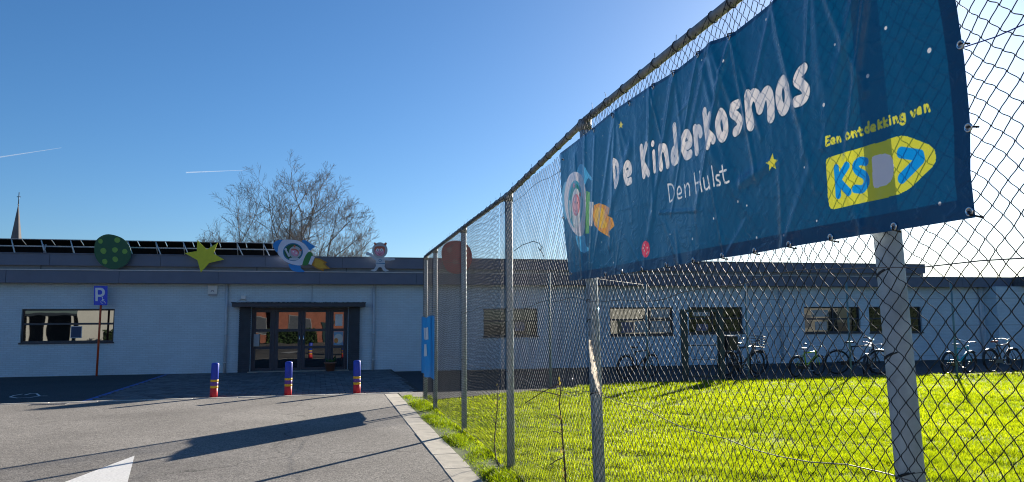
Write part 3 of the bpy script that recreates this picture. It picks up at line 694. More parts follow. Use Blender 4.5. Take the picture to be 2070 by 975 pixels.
def chain(P0, P1, z0, ztop, dg, fine, r, sides, warp):
    """woven diamond mesh from P0 to P1 (2D), returns V,F"""
    P0 = np.array(P0, float); P1 = np.array(P1, float); Lh = np.linalg.norm(P1-P0); u = (P1-P0)/Lh; nrm = np.array([-u[1], u[0]])
    h = dg/2; nw = int(Lh/h); nz = int((ztop-z0)/h)
    if fine: tt = np.array([0, .12, .32, .68, .88]); ss = np.array([-.07, .02, .25, .75, .98])
    else: tt = np.array([0.]); ss = np.array([-.03])
    m = nz*len(tt)
    j = np.repeat(np.arange(nz), len(tt)); tl = np.tile(tt, nz); sl = np.tile(ss, nz)
    k = np.arange(nw)[:, None]
    up = ((j[None]+k) % 2)                                      # zig or zag
    sfrac = np.where(up == 0, sl[None], 1-sl[None])
    a = (k+sfrac)*h; z = ztop-(j+tl)[None]*h
    z = np.broadcast_to(z, a.shape).copy()
    dep = np.sin((j+tl)[None]*np.pi+k*np.pi)*.0+np.where(up == 0, 1, -1)*(.0045*(1-2*tl[None]) if fine else 0)
    A, Z = warp(a, z)
    X = P0[0]+u[0]*A+nrm[0]*dep; Y = P0[1]+u[1]*A+nrm[1]*dep
    P = np.stack([X, Y, Z], -1)
    return np_tubes(P, r, sides, (nrm[0], nrm[1], 0))
rk1 = np.random.default_rng(3)
ph = rk1.uniform(0, 6.28, 24)
def warp_main(off):
    def fn(a, z):
        A = a+off
        dy = .010*np.sin(A*2.1+ph[0]+z*1.3)+.007*np.sin(A*5.3+z*2.9+ph[1])+.004*np.sin(A*13+z*9+ph[2])+.003*np.sin(A*31-z*23+ph[3])
        dz = .014*np.sin(A*1.3+ph[4])+.008*np.sin(A*4.1+z*1.7+ph[5])+.004*np.sin(A*11+z*7+ph[6])+.003*np.sin(A*27+z*29+ph[7])
        for cy, cz, s_, ay, az in ((1.9, .9, .22, .05, .0), (5.2, 1.6, .5, .05, -.10), (4.6, 3.2, .35, .0, -.06), (2.1, 1.75, .25, -.03, .03), (8.2, 1.9, .4, .05, .05), (10.2, 1.3, .5, -.06, .04), (13.3, 1.2, .6, .05, -.06)):
            g = np.exp(-((A-cy)**2+(z-cz)**2)/(2*s_*s_)); dy = dy+ay*g; dz = dz+az*g
        return a+dy, z+dz
    return fn
def top_of(y0, y1): return float(min(rail_z(y0), rail_z(y1)))-.04
Vs = []; Fs = []; nv = 0
for y0, y1, fine, r_w, sd_ in ((.9, 5.86, True, .0019, 4), (5.86, 9.0, True, .0020, 4), (9.0, 12.0, False, .0019, 4), (12.0, 16.9, False, .0018, 4)):
    V_, F_ = chain((MX, y0), (MX, y1), .04, top_of(y0, y1), .074, fine, r_w, sd_, warp_main(y0))
    Vs.append(V_); Fs.append(F_+nv); nv += len(V_)
tag(fpart(np_obj('wire_mesh', np.concatenate(Vs), np.concatenate(Fs), M['wire'])), kind='stuff')
# tension wires, sagging and tied
for z_, sd2, rw in ((1.86, 3, .0024), (1.11, 5, .0024), (3.05, 8, .002)):
    rr = random.Random(sd2); pts = []
    for q in np.linspace(.8, 16.9, 70):
        pts.append((MX-.012 if z_ < 3 else MX+.01, q, z_+.035*math.sin(q*1.7+sd2)+.012*math.sin(q*6+sd2)+rr.uniform(-.006, .006)))
    fpart(MB().tube(pts, rw, 6).build('tension_wire', M['wiregalv']))
lw = [atX(*p, MX-.03) for p in ((1040, 507), (1055, 496), (1078, 488), (1090, 492), (1096, 500), (1092, 507), (1088, 500), (1096, 511), (1100, 522))]
fpart(MB().tube(lw, .0035, 6).build('loose_wire', M['wire']))

# ------------------------------------------------------------------ fence on the far side of the lawn with its gate
ff = empty('boundary_fence', (9.06, 20.9, 0), label='fence of thin teal posts and wires at the far edge of the lawn', cat='fence')
fi = Matrix.Translation((-9.06, -20.9, 0))
def ffp(o): o.parent = ff; o.matrix_parent_inverse = fi; return o
fposts = [(5.5, 18.87)]+[(x_, YF(x_)) for x_ in (9.06, 12.0, 15.03, 18.2, 21.4, 24.6, 27.8)]
for x_, y_ in fposts: ffp(MB().tube([(x_, y_, -.1), (x_, y_, 2.85 if x_ > 6 else 3.0)], .03, 10).build('post', M['farpost']))
cor = (2.06, 16.9)
for z_ in (.65, 1.55, 2.35):
    ffp(MB().tube([(x_, y_, z_+.02*math.sin(x_)) for x_, y_ in [(9.06, 20.9), (12, YF(12)), (15.03, YF(15.03)), (18.2, YF(18.2)), (27.8, YF(27.8))]], .004, 5).build('wire', M['wiregalv']))
ffp(MB().tube([(cor[0], cor[1], 3.12), (5.5, 18.87, 3.0), (9.06, 20.9, 2.8)], .003, 5).build('wire', M['wiregalv']))
idw = lambda a, z: (a+.012*np.sin(z*4+a*3), z+.01*np.sin(a*3))
V_, F_ = chain(cor, (9.0, 20.87), .05, 2.9, .085, False, .0015, 3, idw)
tag(ffp(np_obj('wire_mesh', V_, F_, M['wire'])), kind='stuff')
gt = empty('garden_gate', (10.13, YF(10.13), 0), label='dark green metal gate standing open in the fence beyond the lawn', cat='gate')
gdir = math.atan2(YF(11.2)-YF(10.13), 11.2-10.13); gt.rotation_euler = (0, 0, gdir)
for x_ in (0, 1.12): MB().box(x_-.075, x_+.075, -.06, .06, -.05, 2.07).build('gate_post', M['gatepaint'], gt)
MB().box(.076, 1.044, -.045, .045, 1.99, 2.06).build('lintel', M['gatepaint'], gt)
gl = MB().box(.078, .12, -.02, .02, .08, 1.98).box(1.0, 1.042, -.02, .02, .08, 1.98).box(.12, 1.0, -.02, .02, .08, .14).box(.12, 1.0, -.02, .02, 1.0, 1.03).build('gate_leaf', M['gatepaint'], gt)
for z_ in (.35, .6): MB().tube([(.12, 0, z_), (1.0, 0, z_)], .008, 6).build('bar', M['gatepaint'], gl)

# ------------------------------------------------------------------ the banner (print painted procedurally into an image in memory)
BX = 1.97
Y0B, Y1B, Z0B, Z1B, RES = 1.8, 6.6, 1.95, 3.4, 430
IW, IH = int((Y1B-Y0B)*RES), int((Z1B-Z0B)*RES)
img = np.zeros((IH, IW, 4), np.float32); img[...] = (0.001, .120, .25, .33)     # alpha: how much light the vinyl lets through
gy = (Y0B+(np.arange(IW)+.5)/RES)[None]; gz = (Z0B+(np.arange(IH)+.5)/RES)[:, None]
def _blend(mask, sl, c, a=None):
    v = img[sl]; v[..., :3] = v[..., :3]*(1-mask[..., None])+np.array(c, np.float32)*mask[..., None]
    if a is not None: v[..., 3] = v[..., 3]*(1-mask)+a*mask
def _win(P, pad):
    P = np.asarray(P); i0 = max(0, int((P[:, 0].min()-pad-Y0B)*RES)); i1 = min(IW, int((P[:, 0].max()+pad-Y0B)*RES)+2)
    j0 = max(0, int((P[:, 1].min()-pad-Z0B)*RES)); j1 = min(IH, int((P[:, 1].max()+pad-Z0B)*RES)+2); return slice(j0, j1), slice(i0, i1)
def bp_(p, conv): q = atX(*conv(*p), BX); return (q[1], q[2])
def d_poly(P, gy_, gz_, closed=False):
    D = None
    for a_, b_ in zip(P, P[1:]+([P[0]] if closed else [])):
        dx, dz = b_[0]-a_[0], b_[1]-a_[1]; L2 = dx*dx+dz*dz+1e-12
        t_ = np.clip(((gy_-a_[0])*dx+(gz_-a_[1])*dz)/L2, 0, 1); d_ = np.hypot(gy_-a_[0]-t_*dx, gz_-a_[1]-t_*dz); D = d_ if D is None else np.minimum(D, d_)
    return D
def inside(P, gy_, gz_):
    ins = np.zeros(np.broadcast(gy_, gz_).shape, bool); n = len(P)
    for i in range(n):
        (x1, y1), (x2, y2) = P[i], P[(i+1) % n]
        if y1 == y2: continue
        c = ((gz_ < y1) != (gz_ < y2)) & (gy_ < (x2-x1)*(gz_-y1)/(y2-y1)+x1); ins ^= c
    return ins
def stroke(pts, conv, r, c, a=None, smooth=True, outline=0):
    P = [bp_(p, conv) for p in pts]
    if len(P) == 1: P = P+[(P[0][0], P[0][1]+1e-4)]
    if smooth and len(P) > 2:                                    # Catmull-Rom
        Q = []; n = len(P); cl = pts[0] == pts[-1]
        for i in range(n-1):
            p0 = P[i-1] if i > 0 else (P[-2] if cl else P[0]); p3 = P[i+2] if i+2 < n else (P[1] if cl else P[-1]); p1, p2 = P[i], P[i+1]
            for t_ in np.linspace(0, 1, 7)[:-1]:
                Q.append(tuple(.5*((2*p1[k])+(-p0[k]+p2[k])*t_+(2*p0[k]-5*p1[k]+4*p2[k]-p3[k])*t_*t_+(-p0[k]+3*p1[k]-3*p2[k]+p3[k])*t_**3) for k in (0, 1)))
        Q.append(P[-1]); P = Q
    sl = _win(P, r+outline+.01); D = d_poly(P, gy[:, sl[1]], gz[sl[0]])
    if outline: _blend(np.clip((r+outline-D)*RES+.5, 0, 1)*.65, sl, (.002, .04, .09), a)
    else: _blend(np.clip((r-D)*RES+.5, 0, 1), sl, c, a)
def fill(pts, conv, c, a=None, sm=0):
    P = [bp_(p, conv) for p in (smooth_poly(pts, sm) if sm else pts)]
    sl = _win(P, .01); _blend(inside(P, gy[:, sl[1]], gz[sl[0]]).astype(np.float32), sl, c, a)
WHT = (.84, .78, .76); YEL = (.74, .72, .04); 
c6 = lambda x_, y_: (1200+x_/3.146, 120+y_/3.146)
c5 = lambda x_, y_: (1640+x_/3.363, 180+y_/3.363)
c7 = lambda x_, y_: (1120+x_/3.482, 300+y_/3.482)
# title
T1 = [[(120, 648), (125, 735), (131, 806)], [(120, 648), (142, 668), (149, 722), (143, 775), (131, 806)],
 [(193, 735), (226, 715), (222, 680), (207, 665), (193, 692), (192, 745), (205, 780), (228, 772)],
 [(296, 562), (305, 660), (312, 738)], [(328, 547), (308, 650), (340, 726)], [(373, 592), (379, 708)], [(368, 537)],
 [(411, 562), (420, 688)], [(413, 605), (430, 565), (447, 575), (461, 672)],
 [(505, 428), (514, 530), (523, 640)], [(521, 595), (505, 575), (493, 600), (494, 640), (508, 652), (523, 636)],
 [(567, 560), (610, 535), (602, 485), (583, 474), (567, 505), (566, 570), (583, 614), (612, 602)],
 [(642, 442), (655, 588)], [(647, 482), (660, 445), (675, 452), (680, 475)], [(707, 335), (720, 450), (735, 548)], [(744, 362), (722, 440), (768, 512)],
 [(818, 342), (798, 400), (805, 470), (827, 500), (845, 455), (842, 385), (818, 342)],
 [(918, 287), (892, 305), (887, 342), (915, 365), (935, 398), (926, 442), (903, 462)],
 [(980, 232), (990, 320), (1004, 418)], [(990, 300), (1010, 232), (1042, 240), (1062, 312)], [(1062, 312), (1084, 238), (1112, 212), (1130, 262), (1134, 366)],
 [(1213, 137), (1186, 190), (1187, 270), (1212, 326), (1240, 280), (1242, 190), (1213, 137)],
 [(1352, 62), (1317, 90), (1307, 138), (1345, 170), (1366, 205), (1350, 252), (1308, 272)]]
RT = [.026]*len(T1)
for i in (0, 1): RT[i] = .023
RT[5] = .019; RT[6] = .021
for i in (19, 20, 18): RT[i] = .031
for st_, r_ in zip(T1, RT): stroke(st_, c6, r_, WHT, .9, outline=.008)
for st_, r_ in zip(T1, RT): stroke(st_, c6, r_, WHT, 1.)
for st_ in [[(462, 797), (475, 908)], [(462, 797), (490, 800), (505, 842), (498, 885), (475, 908)], [(527, 860), (551, 848), (546, 818), (533, 812), (524, 842), (531, 884), (555, 877)],
 [(572, 800), (580, 875)], [(575, 825), (590, 792), (603, 805), (608, 865)], [(637, 727), (652, 855)], [(675, 714), (690, 840)], [(645, 792), (682, 777)], [(702, 757), (708, 815), (722, 828), (736, 812)], [(728, 745), (742, 822)],
 [(757, 682), (770, 806)], [(806, 737), (786, 742), (786, 765), (805, 777), (808, 797), (789, 803)], [(826, 678), (838, 780), (866, 778)], [(810, 718), (850, 706)]]: stroke(st_, c6, .0062, (.85, .82, .82), 1.)
for st_ in [[(120, 330), (118, 386)], [(120, 330), (141, 324)], [(118, 358), (136, 352)], [(118, 388), (141, 378)], [(150, 362), (172, 352), (165, 336), (152, 347), (155, 371), (173, 369)], [(188, 330), (192, 365)], [(190, 348), (202, 329), (210, 358)],
 [(259, 300), (247, 322), (258, 343), (273, 324), (259, 300)], [(284, 295), (290, 328)], [(286, 310), (300, 291), (312, 322)], [(328, 266), (335, 311), (349, 311)], [(319, 287), (345, 279)], [(385, 226), (388, 295)], [(386, 266), (370, 263), (366, 285), (378, 297), (388, 285)],
 [(402, 275), (428, 262), (420, 246), (405, 256), (408, 284), (430, 280)], [(448, 216), (452, 270)], [(468, 226), (452, 246), (470, 262)], [(482, 201), (488, 258)], [(502, 213), (487, 236), (508, 250)], [(522, 207), (526, 240)], [(519, 187)], [(545, 196), (552, 232)], [(548, 210), (562, 191), (575, 225)],
 [(606, 171), (590, 190), (600, 209), (618, 198), (606, 171)], [(618, 172), (622, 225), (605, 240), (592, 232)], [(662, 156), (680, 186), (689, 146)], [(705, 141), (722, 127), (728, 165)], [(722, 150), (708, 152), (710, 170), (727, 160)], [(752, 111), (758, 155)], [(755, 127), (770, 107), (786, 150)]]: stroke(st_, c5, .0052, (.76, .72, .06), 1.)
# logo
fill([(113, 500), (118, 478), (140, 465), (300, 412), (480, 355), (560, 325), (600, 318), (640, 322), (720, 352), (790, 380), (825, 415), (836, 462), (832, 495), (808, 535), (740, 600), (680, 660), (640, 690), (590, 715), (520, 735), (300, 786), (165, 818), (145, 816), (132, 800), (124, 740)], c5, YEL, 1.)
BLU = (.0, .32, .80)
for st_ in ([(183, 540), (190, 640), (192, 722)], [(248, 524), (195, 625), (262, 702)]): stroke(st_, c5, .0165, BLU, .9, False)
stroke([(370, 496), (330, 492), (302, 522), (318, 560), (365, 590), (377, 635), (352, 680), (302, 680)], c5, .0165, BLU, .9)
fill([(410, 480), (414, 462), (432, 451), (495, 438), (528, 452), (545, 485), (551, 530), (547, 590), (530, 630), (505, 652), (440, 674), (426, 672), (418, 655)], c5, (.84, .80, .86), 1., 0)
stroke([(598, 432), (722, 452), (728, 478), (606, 606)], c5, .021, BLU, .9, False)
# rocket print
fill([(72, 225), (50, 290), (42, 370), (52, 455), (80, 520), (90, 400), (95, 260)], c7, (.16, .42, .62), .9, 1)
for pts in ([(155, 175), (165, 125), (180, 108), (207, 122), (235, 180), (272, 222), (256, 230), (232, 203), (214, 260), (200, 260)], [(140, 600), (160, 690), (192, 742), (242, 720), (238, 700), (216, 690), (212, 600)]): fill(pts, c7, (.08, .40, .68), .9, 1)
fill([(222, 300), (248, 312), (240, 600), (212, 602)], c7, (.16, .40, .10), .9)
fill([(150, 163), (190, 188), (214, 260), (219, 400), (208, 600), (180, 626), (140, 606), (95, 530), (66, 420), (66, 290), (90, 200), (120, 170)], c7, (.68, .62, .66), .9, 2)
fill(ell(144, 393, 52, 167), c7, (.06, .32, .42), .9); fill(ell(144, 393, 43, 145), c7, (.02, .20, .16), .9)
fill(ell(150, 500, 26, 60), c7, (.66, .63, .60), .9); fill(ell(150, 400, 34, 118), c7, (.66, .63, .60), .9); fill(ell(133, 262, 8, 18), c7, (.55, .12, .10), .9); fill(ell(177, 325, 7, 14), c7, (.55, .12, .10), .9)
fill(ell(149, 398, 26, 78), c7, (.60, .16, .18), .9); fill(ell(149, 400, 21, 62), c7, (.76, .36, .36), .9)
for ex, ey in ((141, 380), (158, 385)): fill(ell(ex, ey, 3, 7), c7, (.1, .02, .03), .9)
stroke([(138, 432), (149, 446), (160, 432)], c7, .004, (.4, .05, .06), .9)
stroke([(110, 480), (104, 380)], c7, .02, (.62, .6, .58), .9)
fill([(243, 375), (271, 378), (262, 550), (240, 546)], c7, (.66, .62, .60), .9)
fill([(275, 400), (310, 386), (350, 400), (386, 420), (372, 476), (402, 492), (418, 545), (376, 590), (386, 630), (310, 582), (275, 540), (266, 470)], c7, (.72, .30, .03), .95)
fill([(282, 425), (320, 412), (352, 440), (345, 500), (372, 540), (345, 568), (300, 555), (276, 500)], c7, (.80, .45, .02), .95, 1)
# planet, stars, dots
fill(ell(1303, 504, 8, 17), id_, (.68, .05, .10), .9)
for dx, dy in ((-3, -8), (3, -3), (-3, 3), (2, 9), (4, 6), (-5, -2)): fill(ell(1303+dx, 504+dy, 1.2, 2.2, 8), id_, (.8, .45, .45), .9)
fill([(1564, 310), (1567, 322), (1575, 324), (1569, 332), (1571, 343), (1563, 337), (1557, 346), (1558, 334), (1550, 330), (1559, 325)], id_, (.75, .68, .05), .95)
fill([(1253, 244), (1254.5, 250), (1258, 251), (1255.5, 255), (1256, 260), (1253, 257), (1250, 260), (1250.5, 254), (1248.5, 252), (1251.5, 250)], id_, (.70, .62, .12), .9)
for dx, dy, s_ in [(1547, 40, 3.4), (1787, 57, 3.4), (1692, 91, 2.6), (1578, 92, 2.2), (1465, 124, 4), (1873, 102, 4.6), (1753, 154, 3.8), (1671, 213, 4.2), (1418, 122, 2), (1215, 355, 2), (1278, 408, 1.5), (1315, 427, 3), (1443, 442, 3), (1399, 483, 3.6), (1238, 531, 3.4), (1214, 490, 2.4), (1492, 408, 3), (1510, 416, 2.4), (1528, 481, 3.2), (1587, 476, 2.4), (1352, 474, 2), (1259, 474, 1.5), (1898, 412, 3.2), (1630, 339, 2), (1654, 447, 2), (1299, 196, 1.8), (1351, 197, 2), (1335, 241, 1.8), (1216, 275, 1.6), (1190, 531, 1.8), (1164, 520, 1.8), (1183, 309, 1.6)]:
    p = bp_((dx, dy), id_); stroke([(dx, dy)], id_, .0018*s_+.001, (.75, .72, .74), .95, False)
# doubled hem round the edge lets less light through
def edge_pts(lst): return [bp_(p, id_) for p in lst]
E_left = edge_pts([(1130, 310), (1133, 390), (1140, 480), (1150, 568)]); E_right = edge_pts([(1897, -160), (1908, -90), (1926, 0), (1942, 110), (1957, 250), (1961, 350), (1975, 440)])
E_bot = edge_pts([(1150, 568), (1200, 562), (1300, 547), (1400, 531), (1524, 512), (1600, 499), (1700, 483), (1806, 466), (1975, 440)])
E_top = edge_pts([(1130, 310), (1180, 272), (1240, 222), (1310, 175), (1360, 145), (1410, 106), (1435, 84), (1475, 70), (1560, 3)])
E_top += [(2.7, 3.255), (2.3, 3.235), E_right[0]]
hem = np.minimum(d_poly(E_bot, gy, gz), d_poly(E_right, gy, gz)); hem = np.minimum(hem, d_poly(E_top, gy, gz)*3.)
hm = np.clip((.066-hem)*RES*.6+.5, 0, 1)
img[..., 3] *= 1-hm*.8
img[..., :3] *= (1-hm*.55)[..., None]*np.array([1, 1, 1.])[None, None]
img[..., 2] += hm*.03
im = bpy.data.images.new('banner_print', IW, IH, alpha=True, float_buffer=False); im.colorspace_settings.name = 'Non-Color'; im.alpha_mode = 'CHANNEL_PACKED'
enc = img.copy(); enc[..., :3] = np.sqrt(np.clip(enc[..., :3], 0, 1)); im.pixels.foreach_set(enc.ravel()); im.update(); im.pack()

def banner_mat(name, image, tmax):
    m = bpy.data.materials.new(name); m.use_nodes = True; t = m.node_tree; N = t.nodes; L = t.links; b = N['Principled BSDF']
    b.inputs['Roughness'].default_value = .33; b.inputs['Specular IOR Level'].default_value = .75
    tx = N.new('ShaderNodeTexImage'); tx.image = image; tx.interpolation = 'Linear'; tx.extension = 'EXTEND'
    uv = N.new('ShaderNodeUVMap'); uv.uv_map = 'print'; L.new(uv.outputs[0], tx.inputs[0])
    sq = N.new('ShaderNodeVectorMath'); sq.operation = 'MULTIPLY'; L.new(tx.outputs[0], sq.inputs[0]); L.new(tx.outputs[0], sq.inputs[1])
    L.new(sq.outputs[0], b.inputs['Base Color'])
    tr = N.new('ShaderNodeBsdfTranslucent'); L.new(sq.outputs[0], tr.inputs[0])
    hts = []
    for sc_, st_ in (((9, 1.0, 1), 1.0), ((30, 14, 1), .35)):
        mp = N.new('ShaderNodeMapping'); mp.inputs['Scale'].default_value = sc_; mp.inputs['Rotation'].default_value = (0, 0, .12); L.new(uv.outputs[0], mp.inputs[0])
        nz = N.new('ShaderNodeTexNoise'); nz.inputs['Scale'].default_value = 1.6; nz.inputs['Detail'].default_value = 3; nz.inputs['Distortion'].default_value = .6; L.new(mp.outputs[0], nz.inputs['Vector'])
        rg = N.new('ShaderNodeMapRange'); rg.interpolation_type = 'SMOOTHERSTEP'; rg.inputs[1].default_value = .42; rg.inputs[2].default_value = .72; rg.inputs[4].default_value = st_; L.new(nz.outputs['Fac'], rg.inputs[0]); hts.append(rg)
    ad = N.new('ShaderNodeMath'); ad.operation = 'ADD'; L.new(hts[0].outputs[0], ad.inputs[0]); L.new(hts[1].outputs[0], ad.inputs[1])
    bp = N.new('ShaderNodeBump'); bp.inputs['Strength'].default_value = .35; bp.inputs['Distance'].default_value = .03; L.new(ad.outputs[0], bp.inputs['Height'])
    at = N.new('ShaderNodeAttribute'); at.attribute_name = 'fold'
    b2_ = N.new('ShaderNodeBump'); b2_.invert = False; b2_.inputs['Strength'].default_value = .55; b2_.inputs['Distance'].default_value = 1.2; L.new(at.outputs['Fac'], b2_.inputs['Height']); L.new(bp.outputs[0], b2_.inputs['Normal'])
    b3_ = N.new('ShaderNodeBump'); b3_.inputs['Strength'].default_value = .14; b3_.inputs['Distance'].default_value = 1.; L.new(at.outputs['Fac'], b3_.inputs['Height'])
    cg = N.new('ShaderNodeBsdfGlossy'); cg.inputs['Roughness'].default_value = .3; L.new(b2_.outputs[0], cg.inputs['Normal'])
    b.inputs['Specular IOR Level'].default_value = .2
    L.new(b3_.outputs[0], b.inputs['Normal']); L.new(b3_.outputs[0], tr.inputs['Normal'])
    fr = N.new('ShaderNodeFresnel'); fr.inputs['IOR'].default_value = 1.38; L.new(b2_.outputs[0], fr.inputs['Normal'])
    f = N.new('ShaderNodeMath'); f.operation = 'MULTIPLY'; f.inputs[1].default_value = tmax; L.new(tx.outputs[1], f.inputs[0])
    ms = N.new('ShaderNodeMixShader'); L.new(f.outputs[0], ms.inputs[0]); L.new(b.outputs[0], ms.inputs[1]); L.new(tr.outputs[0], ms.inputs[2]); m3 = N.new('ShaderNodeMixShader'); L.new(fr.outputs[0], m3.inputs[0]); L.new(ms.outputs[0], m3.inputs[1]); L.new(cg.outputs[0], m3.inputs[2]); L.new(m3.outputs[0], N['Material Output'].inputs['Surface'])
    return m
M['banner'] = banner_mat('banner_vinyl', im, .17)

def resample(P, n):
    P = np.array(P); d_ = np.r_[0, np.cumsum(np.linalg.norm(np.diff(P, axis=0), axis=1))]; s_ = np.linspace(0, d_[-1], n); return np.stack([np.interp(s_, d_, P[:, k]) for k in (0, 1)], 1)
def coons(bot, top_, left, right, nu, nv_):
    B, T_ = resample(bot, nu), resample(top_, nu); Lf, R_ = resample(left, nv_), resample(right, nv_)      # left/right given bottom -> top
    u = np.linspace(0, 1, nu)[None, :, None]; v = np.linspace(0, 1, nv_)[:, None, None]
    return (1-v)*B[None]+v*T_[None]+(1-u)*Lf[:, None]+u*R_[:, None]-((1-u)*(1-v)*B[0]+u*(1-v)*B[-1]+(1-u)*v*T_[0]+u*v*T_[-1])
NU, NV = 420, 130
G = coons(E_bot, E_top, E_left[::-1], E_right[::-1], NU, NV)
GY, GZ = G[..., 0], G[..., 1]
uu = np.linspace(0, 1, NU)[None]; vv_ = np.linspace(0, 1, NV)[:, None]
# folds: hanging creases under the ties, soft billows, fine wrinkles; all push the sheet away from the mesh
def crease(y0, z0, y1, z1, w_, amp):
    dx, dz = y1-y0, z1-z0; L2 = dx*dx+dz*dz; t_ = np.clip(((GY-y0)*dx+(GZ-z0)*dz)/L2, 0, 1); d_ = np.hypot(GY-y0-t_*dx, GZ-z0-t_*dz); return amp*np.exp(-(d_/w_)**2)*(1-.6*t_)
bulge = .018+.018*np.sin(GY*2.3+.6)*np.sin(np.pi*vv_)+.010*np.sin(GY*6.1+GZ*1.2+1.)+.006*np.sin(GY*13+GZ*2.)*vv_
rc_ = random.Random(11)
for p in E_top[1:-1]:
    for k_ in range(3): bulge = bulge+crease(p[0], p[1], p[0]+rc_.uniform(-.35, .45), p[1]-rc_.uniform(.35, .95), rc_.uniform(.014, .04), rc_.uniform(.010, .026))
for p in resample(E_bot, 9)[1:-1]:
    for k_ in range(2): bulge = bulge+crease(p[0], p[1], p[0]+rc_.uniform(-.3, .3), p[1]+rc_.uniform(.15, .5), rc_.uniform(.015, .03), rc_.uniform(.003, .010))
for (x0, y0), (x1, y1), w_, a_ in (((1430, 95), (1470, 250), .035, .03), ((1370, 230), (1395, 205), .012, .008), ((1440, 310), (1520, 440), .05, .014), ((1500, 370), (1560, 330), .03, .02), ((1330, 430), (1420, 425), .010, .008), ((1270, 300), (1210, 480), .05, .02), ((1240, 240), (1230, 500), .03, .02), ((1160, 320), (1175, 560), .03, .03), ((1320, 190), (1300, 330), .03, .018), ((1200, 280), (1190, 540), .025, .02)):
    p, q = bp_((x0, y0), id_), bp_((x1, y1), id_); bulge = bulge+crease(p[0], p[1], q[0], q[1], w_, a_)
bulge = np.clip(bulge*1.5*(1-.75*np.exp(-(1-vv_)/.07)), -.004, .12)
FOLD = bulge.copy(); XB = BX+.010-bulge*.8*np.clip(.92-GY/6., .05, .6)
# keep the outline and the print where they stand while the folds move the sheet along the view from the road
V_ = np.stack([XB, GY, GZ], -1).reshape(-1, 3)
ii = (np.arange(NV-1)[:, None]*NU+np.arange(NU-1)[None]).ravel(); F_ = np.stack([ii, ii+1, ii+NU+1, ii+NU], 1)
ban = empty('banner', (BX, 4.3, 2.05), label='large dark blue banner with white title and rocket, hung on the chain link fence', cat='banner')
bi = Matrix.Translation((-BX, -4.3, -2.05))
vin = np_obj('vinyl_sheet', V_, F_, M['banner'], None, True, {'fold': FOLD.ravel()}); vin.parent = ban; vin.matrix_parent_inverse = bi
uvl = vin.data.uv_layers.new(name='print')
U = np.stack([(GY.ravel()-Y0B)/(Y1B-Y0B), (GZ.ravel()-Z0B)/(Z1B-Z0B)], 1)[F_.ravel()].astype(np.float32); uvl.data.foreach_set('uv', U.ravel())
gro = [(1963, 428), (1806, 458), (1682, 480), (1597, 494), (1524, 507), (1460, 517), (1402, 526), (1345, 535), (1297, 543), (1256, 549), (1222, 553), (1955, 258), (1937, 90), (1475, 76), (1410, 112), (1360, 150), (1318, 176), (1270, 210), (1236, 235), (1198, 264), (1137, 322), (1137, 440), (1153, 552)]
gr_me = MB().torus((0, 0, 0), (1, 0, 0), .0125, .0035, 18, 6).mesh('eyelet', M['chrome'])
hole_me = MB().lathe([(.0005, 0), (.0118, 0)], 16, Matrix.Rotation(math.pi/2, 4, 'Y')).mesh('eyelet_hole', mat('eyelet_opening', (.75, .8, .85), .5, transl=.7))
for k_, p in enumerate(gro):
    q = bp_(p, id_); j = int(np.argmin((GY-q[0])**2+(GZ-q[1])**2)); xq = XB.ravel()[j]
    o = bpy.data.objects.new('eyelet', gr_me); link(o, ban); o.matrix_parent_inverse = bi; o.location = (xq-.003, q[0], q[1])
    h_ = bpy.data.objects.new('eyelet_hole', hole_me); link(h_, o); h_.location = (-.0006, 0, 0)
    sg_ = -1 if k_ in (11, 12) or p[0] > 1960 else 1; dy = (-.014 if k_ in (0, 11, 12) else 0); dz = (0 if k_ in (11, 12) else (-.02 if k_ < 11 else .03)); 
    if k_ > 19: dy, dz = .03, 0
    ct = MB().tube([(xq-.008, q[0], q[1]), (xq-.01, q[0]+dy*.6, q[1]+dz*.6), (MX+.006, q[0]+dy, q[1]+dz), (MX+.004, q[0]+dy*.5, q[1]+dz*.7)], .0035, 5).build('cable_tie', M['tyre']); ct.parent = ban; ct.matrix_parent_inverse = bi
p, q = atX(1948, 96, BX-.005), atX(2078, 46, BX+.02)
o = MB().tube([p, (p+q)/2+np.array([0, 0, -.006]), q], .0022, 5).build('cord', mat('blue_cord', (.02, .03, .22), .7)); o.parent = ban; o.matrix_parent_inverse = bi

# second, lighter blue banner by the corner post
b2 = empty('banner', (2.0, 15.9, .6), label='bright blue banner seen edge on at the far end of the chain link fence', cat='banner')
n_u, n_v = 40, 24; V_ = []
for j in range(n_v):
    for i in range(n_u):
        u, v = i/(n_u-1), j/(n_v-1); V_.append((1.965-.03*math.sin(math.pi*u)*(.5+.5*math.sin(math.pi*v))-.03*math.sin(u*14+v*3)*math.sin(math.pi*u)-2.0, (14.75+2.15*u)-15.9, .62+1.22*v-.6+.02*math.sin(u*9)))
ii = (np.arange(n_v-1)[:, None]*n_u+np.arange(n_u-1)[None]).ravel()
M['banner2'] = mat('bright_blue_vinyl', (.005, .15, .45), .45, var=.05, transl=.12)
np_obj('vinyl_sheet', np.array(V_), np.stack([ii, ii+1, ii+n_u+1, ii+n_u], 1), M['banner2'], b2)
for k_, (u, v) in enumerate([(.35, .72), (.5, .72), (.65, .72), (.42, .45), (.58, .45)]):
    def sp_(uu_, vv2): 
        return (1.955-.03*math.sin(math.pi*uu_)*(.5+.5*math.sin(math.pi*vv2))-.03*math.sin(uu_*14+vv2*3)*math.sin(math.pi*uu_)-2.0-.006, (14.75+2.15*uu_)-15.9, .62+1.22*vv2-.6+.02*math.sin(uu_*9))
    MB().add([sp_(u-.05, v-.1), sp_(u+.05, v-.1), sp_(u+.05, v+.1), sp_(u-.05, v+.1)], [(0, 1, 2, 3)]).build('lettering', M['signwhite'], b2, False)

